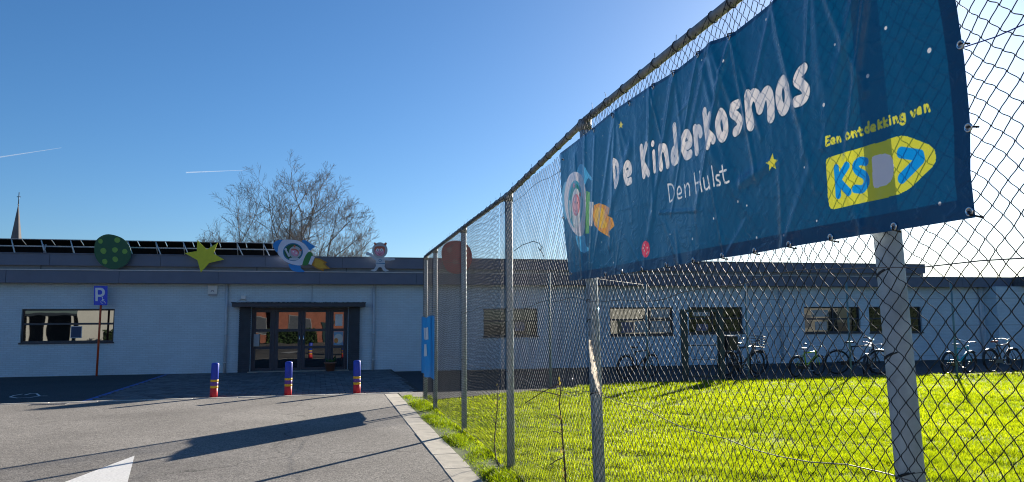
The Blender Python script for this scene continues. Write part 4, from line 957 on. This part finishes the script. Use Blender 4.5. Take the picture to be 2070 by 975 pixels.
# torn plastic wrapped on the post
rr = random.Random(2); pts = [(1192, 688), (1193, 702), (1196, 718), (1199, 735), (1201, 752), (1206, 770), (1211, 788), (1214, 802)]
V_ = []; n_ = 28
for i in range(n_):
    t_ = i/(n_-1)*(len(pts)-1); k_ = min(int(t_), len(pts)-2); f_ = t_-k_; px = pts[k_][0]*(1-f_)+pts[k_+1][0]*f_; py = pts[k_][1]*(1-f_)+pts[k_+1][1]*f_
    wd = (1.5+3.5*math.sin(min(1, i/10)*1.5)+rr.uniform(-1.4, 1.8))*(1 if i < 20 else (n_-i)/9)
    for s_ in (-1, -.3, .4, 1):
        q = atX(px+s_*wd, py+rr.uniform(-2, 2), MX-.03-.02*(1-abs(s_))-.01*rr.random()); V_.append(q)
F_ = [(i*4+k, i*4+k+1, i*4+4+k+1, i*4+4+k) for i in range(n_-1) for k in range(3)]
o = MB().add(V_, F_, True).build('plastic_strip', M['plastic_wrap'], None, False)
tag(o, 'torn strip of whitish plastic hanging on the fence post under the banner', 'plastic strip')

# dry weeds climbing the mesh
def weed(name, label, path, side, seed, nleaf):
    rr = random.Random(seed); b_ = atX(*path[0], MX-.02); root = empty(name, tuple(b_), label=label, cat='weed'); bv = np.array(b_)
    P = [atX(*p, MX-.02-.01*rr.random())-bv for p in path]
    mb = MB().tube(P, [.009*(1-.6*i/len(P)) for i in range(len(P))], 6)
    for a_, b2_ in side:
        mb.tube([atX(*a_, MX-.02)-bv, (atX(*a_, MX-.02)+atX(*b2_, MX-.05))/2-bv+np.array([0, 0, .01]), atX(*b2_, MX-.03)-bv], .0045, 5)
    mb.build('stem', M['drystem'], root)
    for k_ in range(nleaf):
        i = rr.randrange(1, len(P)); c = Vector(P[i])+Vector((-.012, rr.uniform(-.04, .04), rr.uniform(-.05, .05))); a_ = rr.uniform(0, 6.28); l = rr.uniform(.02, .05); w2 = l*.45
        d_ = Vector((rr.uniform(-.3, .1), math.cos(a_), math.sin(a_))).normalized()*l; s_ = Vector((rr.uniform(-.4, .4), -math.sin(a_), math.cos(a_))).normalized()*w2
        MB().add([c, c+d_*.5+s_, c+d_, c+d_*.5-s_], [(0, 1, 2, 3)]).build('leaf', M['dryleaf'], root, False)
weed('climbing_weed', 'dry weed with yellowing leaves climbing the mesh left of the wrapped post', [(1146, 1040), (1143, 960), (1140, 920), (1137, 885), (1135, 850), (1131, 820), (1133, 790), (1131, 770)], [((1135, 850), (1115, 838)), ((1133, 800), (1068, 788)), ((1131, 775), (1062, 815)), ((1137, 880), (1118, 872)), ((1140, 925), (1112, 940))], 5, 26)
weed('climbing_weed', 'thin dark bare weed stem on the mesh beside the fourth fence post', [(1012, 950), (1003, 930), (999, 895), (1002, 860), (1006, 820), (1007, 780)], [((1003, 860), (992, 840))], 8, 5)

# ------------------------------------------------------------------ bicycles behind the lawn
def make_bike(frame_m, wr=.30, saddle_m='blackpaint', basket=False, grip='blackpaint'):
    r = empty('bicycle'); wb = wr*3.25; bb = Vector((wb*.44, 0, wr*.92)); hd = Vector((wb*.84, 0, wr*2.45)); sc = Vector((wb*.33, 0, wr*2.25)); rh = Vector((0, 0, wr)); fh = Vector((wb, 0, wr))
    for c in (rh, fh):
        w_ = MB().torus(c, (0, 1, 0), wr-.028, .028, 26, 6).build('wheel', M['tyre'], r)
        MB().torus(c, (0, 1, 0), wr-.05, .010, 26, 5).build('rim', M['blackpaint'], w_)
        s_ = MB()
        for k in range(14):
            a_ = k*math.pi/7; s_.tube([c+Vector((.02*math.cos(a_+1), .02*(-1)**k, .02*math.sin(a_+1))), c+Vector(((wr-.05)*math.cos(a_), 0, (wr-.05)*math.sin(a_)))], .0022, 3)
        s_.tube([c+Vector((0, -.05, 0)), c+Vector((0, .05, 0))], .02, 8); s_.build('spokes', M['blackpaint'], w_)
    f = MB(); lo = hd-Vector((-.03, 0, .14))
    for a_, b_, q in ((bb, lo, .027), (sc, hd-Vector((-.01, 0, .03)), .022), (bb, sc, .022), (hd+Vector((0, 0, .02)), lo+Vector((.01, 0, -.03)), .026)): f.tube([a_, b_], q, 8)
    for s_ in (-.05, .05): f.tube([bb+Vector((0, s_*.5, 0)), rh+Vector((0, s_, 0))], .009, 6); f.tube([sc+Vector((0, s_*.3, -.03)), rh+Vector((0, s_, 0))], .008, 6)
    f.build('frame', frame_m, r)
    for c, a0, a1 in ((rh, 20, 200), (fh, 50, 175)):
        g = MB(); n = 14; vv = []
        for i in range(n+1):
            an = math.radians(a0+(a1-a0)*i/n); vv += [c+Vector(((wr+.02)*math.cos(an), s_*.032, (wr+.02)*math.sin(an))) for s_ in (-1, 1)]
        g.add(vv, [(2*i, 2*i+1, 2*i+3, 2*i+2) for i in range(n)], True).build('mudguard', M['blackpaint'], r, False)
    MB().bevbox(-.2, .2, -.075, -.04, -.06, .06, .01).build('chain_guard', M['blackpaint'], r).location = bb.lerp(rh, .5)
    fk = MB()
    for s_ in (-.05, .05): fk.tube([lo+Vector((.01, s_*.6, -.03)), fh+Vector((-.03, s_, .1)), fh+Vector((0, s_, 0))], .011, 6)
    fk.build('fork', frame_m, r)
    MB().tube([sc, sc+Vector((-.03, 0, .12))], .013, 8).build('seat_post', M['chrome'], r)
    sd2 = MB(); c = sc+Vector((-.03, 0, .14)); prof = [(-.14, .075), (-.1, .085), (0, .055), (.08, .022), (.13, .014)]
    up = [c+Vector((a_, s_*h_, .02 if abs(s_) else .035)) for a_, h_ in prof for s_ in (-1, 0, 1)]; dn = [c+Vector((a_, s_*h_*.8, -.02)) for a_, h_ in prof for s_ in (-1, 0, 1)]
    F_ = []
    for i in range(len(prof)-1):
        for k in (0, 1): F_ += [(i*3+k, i*3+k+1, i*3+k+4, i*3+k+3), (15+i*3+k, 15+i*3+k+3, 15+i*3+k+4, 15+i*3+k+1)]
        F_ += [(i*3, i*3+3, 15+i*3+3, 15+i*3), (i*3+2, 15+i*3+2, 15+i*3+5, i*3+5)]
    F_ += [(0, 15, 16, 1), (1, 16, 17, 2), (12, 13, 28, 27), (13, 14, 29, 28)]
    sd2.add(up+dn, F_, True).build('saddle', M[saddle_m], r)
    hb = hd+Vector((.0, 0, .12)); MB().tube([hd, hb], .014, 8).tube([hb+Vector((-.12, -.29, .05)), hb+Vector((-.03, -.2, .05)), hb, hb+Vector((-.03, .2, .05)), hb+Vector((-.12, .29, .05))], .012, 8).build('handlebar', M['chrome'], r)
    for s_ in (-1, 1): MB().tube([hb+Vector((-.10, s_*.27, .05)), hb+Vector((-.17, s_*.32, .05))], .018, 8).build('grip', M[grip], r)
    cr = MB().torus(bb+Vector((0, -.06, 0)), (0, 1, 0), .085, .008, 20, 4).tube([bb+Vector((0, -.07, 0)), bb+Vector((.1, -.08, -.1))], .01, 6).tube([bb+Vector((0, .07, 0)), bb+Vector((-.1, .08, .1))], .01, 6).build('crank', M['chrome'], r)
    for s_, q in ((-1, Vector((.1, -.13, -.1))), (1, Vector((-.1, .13, .1)))): MB().bevbox(-.045, .045, -.045, .045, -.012, .012, .004).build('pedal', M['alu'], cr).location = bb+q
    if basket:
        k = MB(); x0, x1 = wb*.9, wb*.9+.3
        for z_ in np.linspace(wr*2.3, wr*3.1, 5): k.tube([(x0, -.18, z_), (x1, -.18, z_), (x1, .18, z_), (x0, .18, z_), (x0, -.18, z_)], .006, 4)
        for q in np.linspace(-.18, .18, 6): k.tube([(x1, q, wr*2.3), (x1, q, wr*3.1)], .005, 4); k.tube([(x0, q, wr*2.3), (x0, q, wr*3.1)], .005, 4); k.tube([(x0, q, wr*2.3), (x1, q, wr*2.3)], .005, 4)
        k.build('basket', M['blackpaint'], r)
        k = MB().bevbox(-.3, .12, -.16, .16, wr*2.15, wr*3.2, .02); k.build('child_seat', M['blackpaint'], r)
    else:
        MB().tube([(-.12, 0, wr*2.02), (wb*.26, 0, wr*2.06)], .008, 5).tube([(-.1, -.05, wr*2.02), (0, -.05, wr)], .006, 5).build('rack', M['blackpaint'], r)
    return r
green = solid('bike_green', (.42, .62, .02), .35); teal = solid('bike_teal', (.01, .30, .42), .35); grey = solid('bike_grey', (.28, .30, .32), .35)
def bike(px, Yb, rz, lean, lb, **k):
    k['wr'] *= 1.2; o = make_bike(**k); p = atY(px, 700, Yb); o.location = (p[0], Yb, -.01); o.rotation_euler = (math.radians(lean), 0, math.radians(rz)); return tag(o, lb, 'bicycle', 'bicycles parked beyond the lawn')
bike(1606, 20.9, 18, 6, 'lime green framed small bicycle with pale saddle beyond the lawn', frame_m=green, wr=.27, saddle_m='c_grey')
bike(1690, 21.6, -20, 8, 'black bicycle just right of the lime green one, large rear wheel showing', frame_m=M['blackpaint'], wr=.33)
bike(1745, 20.9, 40, 8, 'grey bicycle with pale saddle partly behind the near fence post', frame_m=grey, wr=.28, saddle_m='signwhite')
bike(1912, 20.3, 16, 8, 'teal framed bicycle beyond the lawn near the right edge', frame_m=teal, wr=.30, saddle_m='c_grey')
bike(2004, 20.5, 12, -6, 'black bicycle with a reddish saddle at the far right', frame_m=M['blackpaint'], wr=.32, saddle_m='c_hair')
bike(1472, 20.7, 24, 5, 'tall black bicycle with basket and child seat beside the green gate', frame_m=M['blackpaint'], wr=.34, basket=True)
bike(1478, 21.5, 48, -6, 'black bicycle behind the bicycle with the basket, turned to the wall', frame_m=M['blackpaint'], wr=.33)
bike(1468, 22.2, 12, 7, 'dark grey bicycle farthest back in the cluster beside the gate', frame_m=grey, wr=.33)
bike(1262, 22.0, 25, 6, 'dark bicycle left of the gate, only partly visible through the mesh', frame_m=M['blackpaint'], wr=.30)

# ------------------------------------------------------------------ grass
def gmat(name, c1, c2, tr):
    m = bpy.data.materials.new(name); m.use_nodes = True; t = m.node_tree; N = t.nodes; L = t.links; b = N['Principled BSDF']
    b.inputs['Roughness'].default_value = .45; b.inputs['Specular IOR Level'].default_value = .35
    a = N.new('ShaderNodeAttribute'); a.attribute_name = 'tone'; mx = N.new('ShaderNodeMix'); mx.data_type = 'RGBA'; mx.inputs[6].default_value = (*c1, 1); mx.inputs[7].default_value = (*c2, 1)
    L.new(a.outputs['Fac'], mx.inputs[0]); L.new(mx.outputs[2], b.inputs['Base Color'])
    tl = N.new('ShaderNodeBsdfTranslucent'); vm = N.new('ShaderNodeVectorMath'); vm.operation = 'MULTIPLY'; vm.inputs[1].default_value = (1.42, 1.38, .3); L.new(mx.outputs[2], vm.inputs[0]); L.new(vm.outputs[0], tl.inputs[0])
    ms = N.new('ShaderNodeMixShader'); ms.inputs[0].default_value = tr; L.new(b.outputs[0], ms.inputs[1]); L.new(tl.outputs[0], ms.inputs[2]); L.new(ms.outputs[0], N['Material Output'].inputs['Surface'])
    return m
M['grass'] = gmat('grass_blade', (.10, .16, .010), (.36, .43, .018), .7)
def sn(x, y, f, s): r = np.random.default_rng(s).uniform(0, 6.28, 8); return (np.sin(x*f+r[0]+1.3*np.sin(y*f*.7+r[1]))+np.sin(y*f*1.1+r[2]+1.1*np.sin(x*f*.8+r[3]))+np.sin((x+y)*f*.6+r[4])*.7)/2.7
def blades(X, Y, H, W_, lean, rng):
    n = len(X); a = rng.uniform(0, 2*np.pi, n); la = rng.uniform(0, 2*np.pi, n); ln = H*lean*rng.uniform(.2, 1.2, n)
    wx, wy = np.cos(a)*W_*.5, np.sin(a)*W_*.5; lx, ly = np.cos(la)*ln, np.sin(la)*ln; z0 = np.zeros(n)
    V = np.stack([np.stack([X-wx, Y-wy, z0], 1), np.stack([X+wx, Y+wy, z0], 1), np.stack([X+wx*.8+lx*.35, Y+wy*.8+ly*.35, H*.6], 1), np.stack([X-wx*.8+lx*.35, Y-wy*.8+ly*.35, H*.6], 1), np.stack([X+lx, Y+ly, H], 1)], 1).reshape(-1, 3)
    b = np.arange(n)[:, None]*5; F = np.concatenate([b+[0, 1, 2], b+[0, 2, 3], b+[3, 2, 4]]); return V, F
gr = np.random.default_rng(5)
def scatter(n, depth_lo, depth_hi):
    # points on the lawn, denser towards the viewer, kept to the wedge that can be seen plus a margin
    d = depth_lo*(depth_hi/depth_lo)**gr.random(n); ang = gr.uniform(math.radians(2), math.radians(52), n); X = d*np.tan(ang); return X, d
X, Y = scatter(620000, 5.0, 21.5)
yfar = np.where(X > 8, 20.25, 16.9+(X-2.06)*.571)
ok = (X > 2.02) & (X < 24) & (Y < yfar-.12+.06*np.sin(X*7)+.05*np.sin(X*19)) & (np.hypot(X, Y) > 6.0)
den = .60+.45*sn(X, Y, 2.2, 1)+.45*sn(X, Y, 7.5, 2)+.3*sn(X, Y, 17, 21); ok &= gr.random(len(X)) < np.clip(den+.25, .15, 1)
X, Y = X[ok], Y[ok]
H = (.028+.045*np.clip(.5+.45*sn(X, Y, 3.1, 3)+.5*sn(X, Y, 10, 4)+.35*sn(X, Y, 21, 14), 0, 1.4))*gr.uniform(.6, 1.4, len(X))
dist = np.hypot(X, Y); W_ = gr.uniform(.004, .0075, len(X))*np.clip(dist/10, .8, 2)
V_, F_ = blades(X, Y, H, W_, .8, gr); tone = np.clip(.5+.22*sn(X, Y, 1.1, 6)+.2*sn(X, Y, 5, 16)+gr.normal(0, .28, len(X)), 0, 1)
V_[:, 2] += .004
tag(np_obj('grass', V_, F_, M['grass'], None, False, {'tone': np.repeat(tone, 5)}), 'short bright green lawn grass behind the chain link fence', kind='stuff')
# rough verge under the fence
n = 42000; X = gr.uniform(1.60, 2.3, n); Y = 4.5+gr.random(n)**1.0*14; X = np.where(X < 1.72, X+gr.uniform(0, .1, n), X)
ok = gr.random(n) < np.clip(.45+.8*sn(X*2, Y, 4, 9), .05, 1); ok &= ~((Y > 17.9) & (X > 1.9)) & (Y < 18.3); X, Y = X[ok], Y[ok]
H = (.03+.06*np.clip(.4+.9*sn(X*1.5, Y, 3.7, 10), 0, 1.4))*gr.uniform(.5, 1.4, len(X))*np.clip((X-1.56)/.25, .35, 1)
V_, F_ = blades(X, Y, H, gr.uniform(.004, .009, len(X)), .9, gr)
tag(np_obj('verge_grass', V_, F_, M['grass'], None, False, {'tone': np.repeat(np.clip(gr.normal(.12, .25, len(X)), 0, 1), 5)}), 'rough grass verge along the kerb under the fence', kind='stuff')

# ------------------------------------------------------------------ trees
def bare_tree(name, label, base, stems, seed, levels, rad, spread=1., env=None, m1='bark', m2='twig', group=None):
    rr = random.Random(seed); root = empty(name, base, label=label, cat='tree', group=group)
    thick = MB(); tw_paths = {}
    def norm(v): return v.normalized()
    def grow(p, d, L_, r_, lv):
        if env and lv > 0:
            for _ in range(6):
                e = p+d*L_; q2 = (e.x/env[0])**2+(e.y/env[0])**2+((e.z-env[1])/(env[2]-env[1]) if e.z > env[1] else (e.z-env[1])/env[1])**2
                if q2 <= 1: break
                L_ *= .72
            if L_ < .12: return
        nseg = 5 if lv <= 1 else 4; pts = [p.copy()]; rs = [r_]
        dd = d.copy()
        for i in range(nseg):
            dd = norm(dd+Vector((rr.gauss(0, .10), rr.gauss(0, .10), rr.gauss(.03, .06)))); p = p+dd*L_/nseg; pts.append(p.copy()); rs.append(r_*(1-.62*(i+1)/nseg))
        if lv <= 2: thick.tube(pts, rs, 6 if lv == 0 else 5, cap=False)
        else: tw_paths.setdefault(len(pts), []).append((pts, rs))
        if lv >= levels: return
        nb = (8 if lv == 0 else 7 if lv == 1 else 6 if lv == 2 else 5)
        for k in range(nb):
            t_ = .25+.75*(k+rr.random()*.8)/nb; i = min(int(t_*nseg), nseg-1); f_ = t_*nseg-i; q = pts[i].lerp(pts[i+1], min(f_, 1)); 
            ax = norm(pts[i+1]-pts[i]); side = norm(ax.orthogonal()); side.rotate(Matrix.Rotation(rr.uniform(0, 6.28), 3, ax)); an = math.radians(rr.uniform(26, 60))
            nd = norm(ax*math.cos(an)+side*math.sin(an)+Vector((0, 0, .07))); grow(q, nd, L_*rr.uniform(.42, .66)*(1.05-.35*t_), max(rs[i]*.58, .0055), lv+1)
    for (dx, dy, dz, L_, r_) in stems: grow(Vector((dx*.12, dy*.12, 0)), norm(Vector((dx*spread, dy*spread, dz))), L_, r_*.72, 0)
    thick.build('limbs', M[m1], root, False)
    Vs, Fs, nv = [], [], 0
    for k, lst in tw_paths.items():
        P = np.array([[tuple(q) for q in a_] for a_, _ in lst]); R_ = np.array([b_ for _, b_ in lst]); V_, F_ = np_tubes(P, np.maximum(R_, .0055), 3, (.3, .9, .2)); Vs.append(V_); Fs.append(F_+nv); nv += len(V_)
    tag(np_obj('twigs', np.concatenate(Vs), np.concatenate(Fs), M[m2], root), kind='stuff')
    return root
bare_tree('bare_tree', 'large bare winter tree with many upright stems behind the school roof', (-2.55, 48, .2), [(-.10, .1, 1, 8.9, .15), (.12, -.1, 1, 8.4, .14), (-.45, .1, 1, 7.4, .13), (.42, 0, 1, 7.6, .13), (-.85, -.2, 1, 6.8, .11), (.8, .2, 1, 7.2, .12), (.25, .5, 1, 7, .12), (-.25, -.5, 1, 7.6, .12), (1.15, -.1, 1, 5.6, .08), (-1.2, .1, 1, 5.4, .08), (.55, -.5, 1, 7.2, .09), (-.6, .5, 1, 7.2, .09), (0, .7, 1, 7.8, .09), (.3, -.8, 1, 7., .09), (-.95, -.5, 1, 6.2, .08), (.95, .5, 1, 6.4, .08)], 4, 4, .15, env=(5.7, 5.2, 12.6))
bare_tree('bare_tree', 'faint distant bare tree just left of the large one, over the solar panels', (-12.3, 74, 0), [(-.3, 0, 1, 6.0, .1), (.3, 0, 1, 6.2, .1), (0, .2, 1, 6.4, .1)], 9, 3, .1)
bare_tree('bare_tree', 'bare treetop behind the roof beside the red planet cutout', (8.3, 52, 0), [(-.3, 0, 1, 4.9, .1), (.3, 0, 1, 5.1, .1), (.05, .2, 1, 5.3, .1)], 12, 3, .1)
bare_tree('bare_tree', 'bare treetop beyond the school wing at the right edge', (46, 58, 0), [(-.3, 0, 1, 5.6, .12), (.3, 0, 1, 5.4, .12), (0, .2, 1, 6.0, .12)], 15, 3, .1)
# ------------------------------------------------------------------ church spire and contrails
tp = atY(33, 478, 220); ch = empty('church_spire', (tp[0], 220, 0), label='slim pointed church spire with a cross far behind the roof at the left', cat='church spire')
h0, h1 = 21.5, 36.9-3.4
MB().lathe([(1.75, h0), (1.62, h0+.6), (.08, h1)], 8, None, False).build('spire', M['slate'], ch)
MB().box(-1.6, 1.6, -1.6, 1.6, 0, h0).build('tower', M['brick_red'], ch)
cr_ = MB().tube([(0, 0, h1-.3), (0, 0, 36.9)], .10, 6).box(-.45, .45, -.06, .06, 35.6, 35.78); cr_.lathe([(.05, h1), (.2, h1+.2), (.05, h1+.4)], 8); cr_.build('cross', M['blackpaint'], ch)
cm = bpy.data.materials.new('contrail_ice'); cm.use_nodes = True; N = cm.node_tree.nodes; L = cm.node_tree.links; N.remove(N['Principled BSDF'])
tl = N.new('ShaderNodeBsdfTranslucent'); tl.inputs[0].default_value = (1, 1, 1, 1); df = N.new('ShaderNodeBsdfDiffuse'); df.inputs[0].default_value = (1, 1, 1, 1); tr_ = N.new('ShaderNodeBsdfTransparent'); m1_ = N.new('ShaderNodeMixShader'); m2_ = N.new('ShaderNodeMixShader'); m2_.inputs[0].default_value = .13
L.new(tl.outputs[0], m1_.inputs[1]); L.new(df.outputs[0], m1_.inputs[2]); L.new(tr_.outputs[0], m2_.inputs[1]); L.new(m1_.outputs[0], m2_.inputs[2]); L.new(m2_.outputs[0], N['Material Output'].inputs['Surface'])
for lb, pa, pb, ra, rb in (('longer thin white contrail low in the sky at the left edge', (-60, 327), (124, 299), 4.2, .8), ('short thin white contrail left of the bare treetop', (376, 349), (500, 344), 3.6, .6)):
    R_ = [ray(*pa), ray(*pb)]; A_, B_ = [CAMPOS+r/np.linalg.norm(r)*4000 for r in R_]
    o = MB().tube([A_*(1-t_)+B_*t_ for t_ in np.linspace(0, 1, 14)], [(ra*(1-t_)+rb*t_)*random.uniform(.85, 1.1) for t_ in np.linspace(0, 1, 14)], 8).build('contrail', cm)
    tag(o, lb, 'contrail')

# ------------------------------------------------------------------ houses across the road, seen in the glass
def house(x0, x1, yf_, h, rh, wm, label, wins, doorx=None):
    r = empty('house', ((x0+x1)/2, yf_, 0), label=label, cat='house'); hw = (x1-x0)/2
    MB().box(-hw, hw, -8, 0, -.1, h).build('wall', wm, r)
    MB().add([(-hw-.2, .35, h-.05), (hw+.2, .35, h-.05), (hw+.2, -4, h+rh), (-hw-.2, -4, h+rh), (-hw-.2, -8.35, h-.05), (hw+.2, -8.35, h-.05)], [(0, 1, 2, 3), (3, 2, 5, 4), (0, 3, 4), (1, 5, 2)]).build('roof', M['tile_roof'], r)
    for wx, wz, ww, wh in wins:
        f = MB().box(wx-ww/2-.05, wx+ww/2+.05, .003, .06, wz-.05, wz+wh+.05).build('window', M['greyplastic'], r)
        MB().box(wx-ww/2, wx+ww/2, .061, .066, wz, wz+wh).build('pane', M['farpane'], f)
    if doorx is not None: MB().box(doorx-.5, doorx+.5, .003, .07, -.05, 2.1).build('door', M['gatepaint'], r)
house(-22.9, -14.5, -19, 5.2, 3, M['render_white'], 'white rendered house across the road, mirrored in the left window', [(3, 1.0, 1.6, 1.5), (1.5, 3.2, 1.4, 1.2)], 1)
house(-13.5, -6.5, -21, 5.4, 3, M['brick_red'], 'red brick house across the road, mirrored left in the entrance glass', [(-3, 1.0, 1.8, 1.5), (2.6, .9, 2, 1.7)], .2)
house(-5.2, 6, -21, 5.4, 3, M['brick_red'], 'red brick house across the road, mirrored right in the entrance glass', [(-3.4, 1., 2.2, 1.6), (1.8, 1.2, 1.6, 1.4)], -.6)
house(25, 38, -20, 5.0, 3, M['render_white'], 'long pale house across the road, mirrored in the right windows', [(-4, 1.0, 1.6, 1.5), (3.4, 1, 1.8, 1.5)], 0)
house(53, 59, -20, 5.0, 3, M['render_grey'], 'grey house across the road, mirrored in the windows at the far right', [(-1.4, 1.0, 1.4, 1.5)], 1.6)
def hedge(x0, x1, y0, h, label, seed):
    g = np.random.default_rng(seed); n = 3500; P = np.stack([g.uniform(x0, x1, n), y0+g.normal(0, .25, n), g.uniform(0, h, n)], 1); a = g.normal(0, 1, (n, 3)); a /= np.linalg.norm(a, axis=1, keepdims=True); b = np.cross(a, g.normal(0, 1, (n, 3))); b /= np.linalg.norm(b, axis=1, keepdims=True); s_ = g.uniform(.08, .16, (n, 1))
    V_ = np.stack([P-a*s_, P+b*s_*.6, P+a*s_, P-b*s_*.6], 1).reshape(-1, 3); F_ = np.arange(n*4).reshape(-1, 4); r = empty('hedge', ((x0+x1)/2, y0, 0), label=label, cat='hedge'); o = np_obj('foliage', V_-np.array([(x0+x1)/2, y0, 0]), F_, M['hedge'], r, False); tag(o, kind='stuff')
    MB().box(-(x1-x0)/2, (x1-x0)/2, -.15, .15, 0, h*.85).build('core', mat('hedge_core', (.02, .03, .012), .95), r)
cp = empty('carport', (-28, -19, 0), label='dark open carport on pale posts across the road, mirrored in the left window', cat='carport')
MB().box(-4.8, 4.8, -6, -5.8, -.1, 2.7).build('wall', M['darkframe'], cp); MB().box(-5, 5, -6, .2, 2.7, 2.95).build('roof', M['darkframe'], cp)
for x_ in (-4, -1.1, .9, 2.4, 4.6): MB().box(x_-.09, x_+.09, -.1, .08, -.1, 2.699).build('post', M['render_white'], cp)
hedge(-6, -1.2, -16.5, 1.3, 'clipped hedge across the road, mirrored in the entrance doors', 3)
hedge(-20, -9, -16.5, 1.5, 'long clipped hedge across the road at the left', 4)
hedge(38.5, 52.5, -18, 4.2, 'unseen tall hedge across the road, added to darken the reflection in the window behind the gate', 5)  # added out of view to keep bright sky out of this window's reflection
hedge(59.5, 76, -18, 4.2, 'unseen tall hedge across the road, added to darken the reflections in the far right windows', 6)  # likewise added, so part of the far right glass mirrors something dark
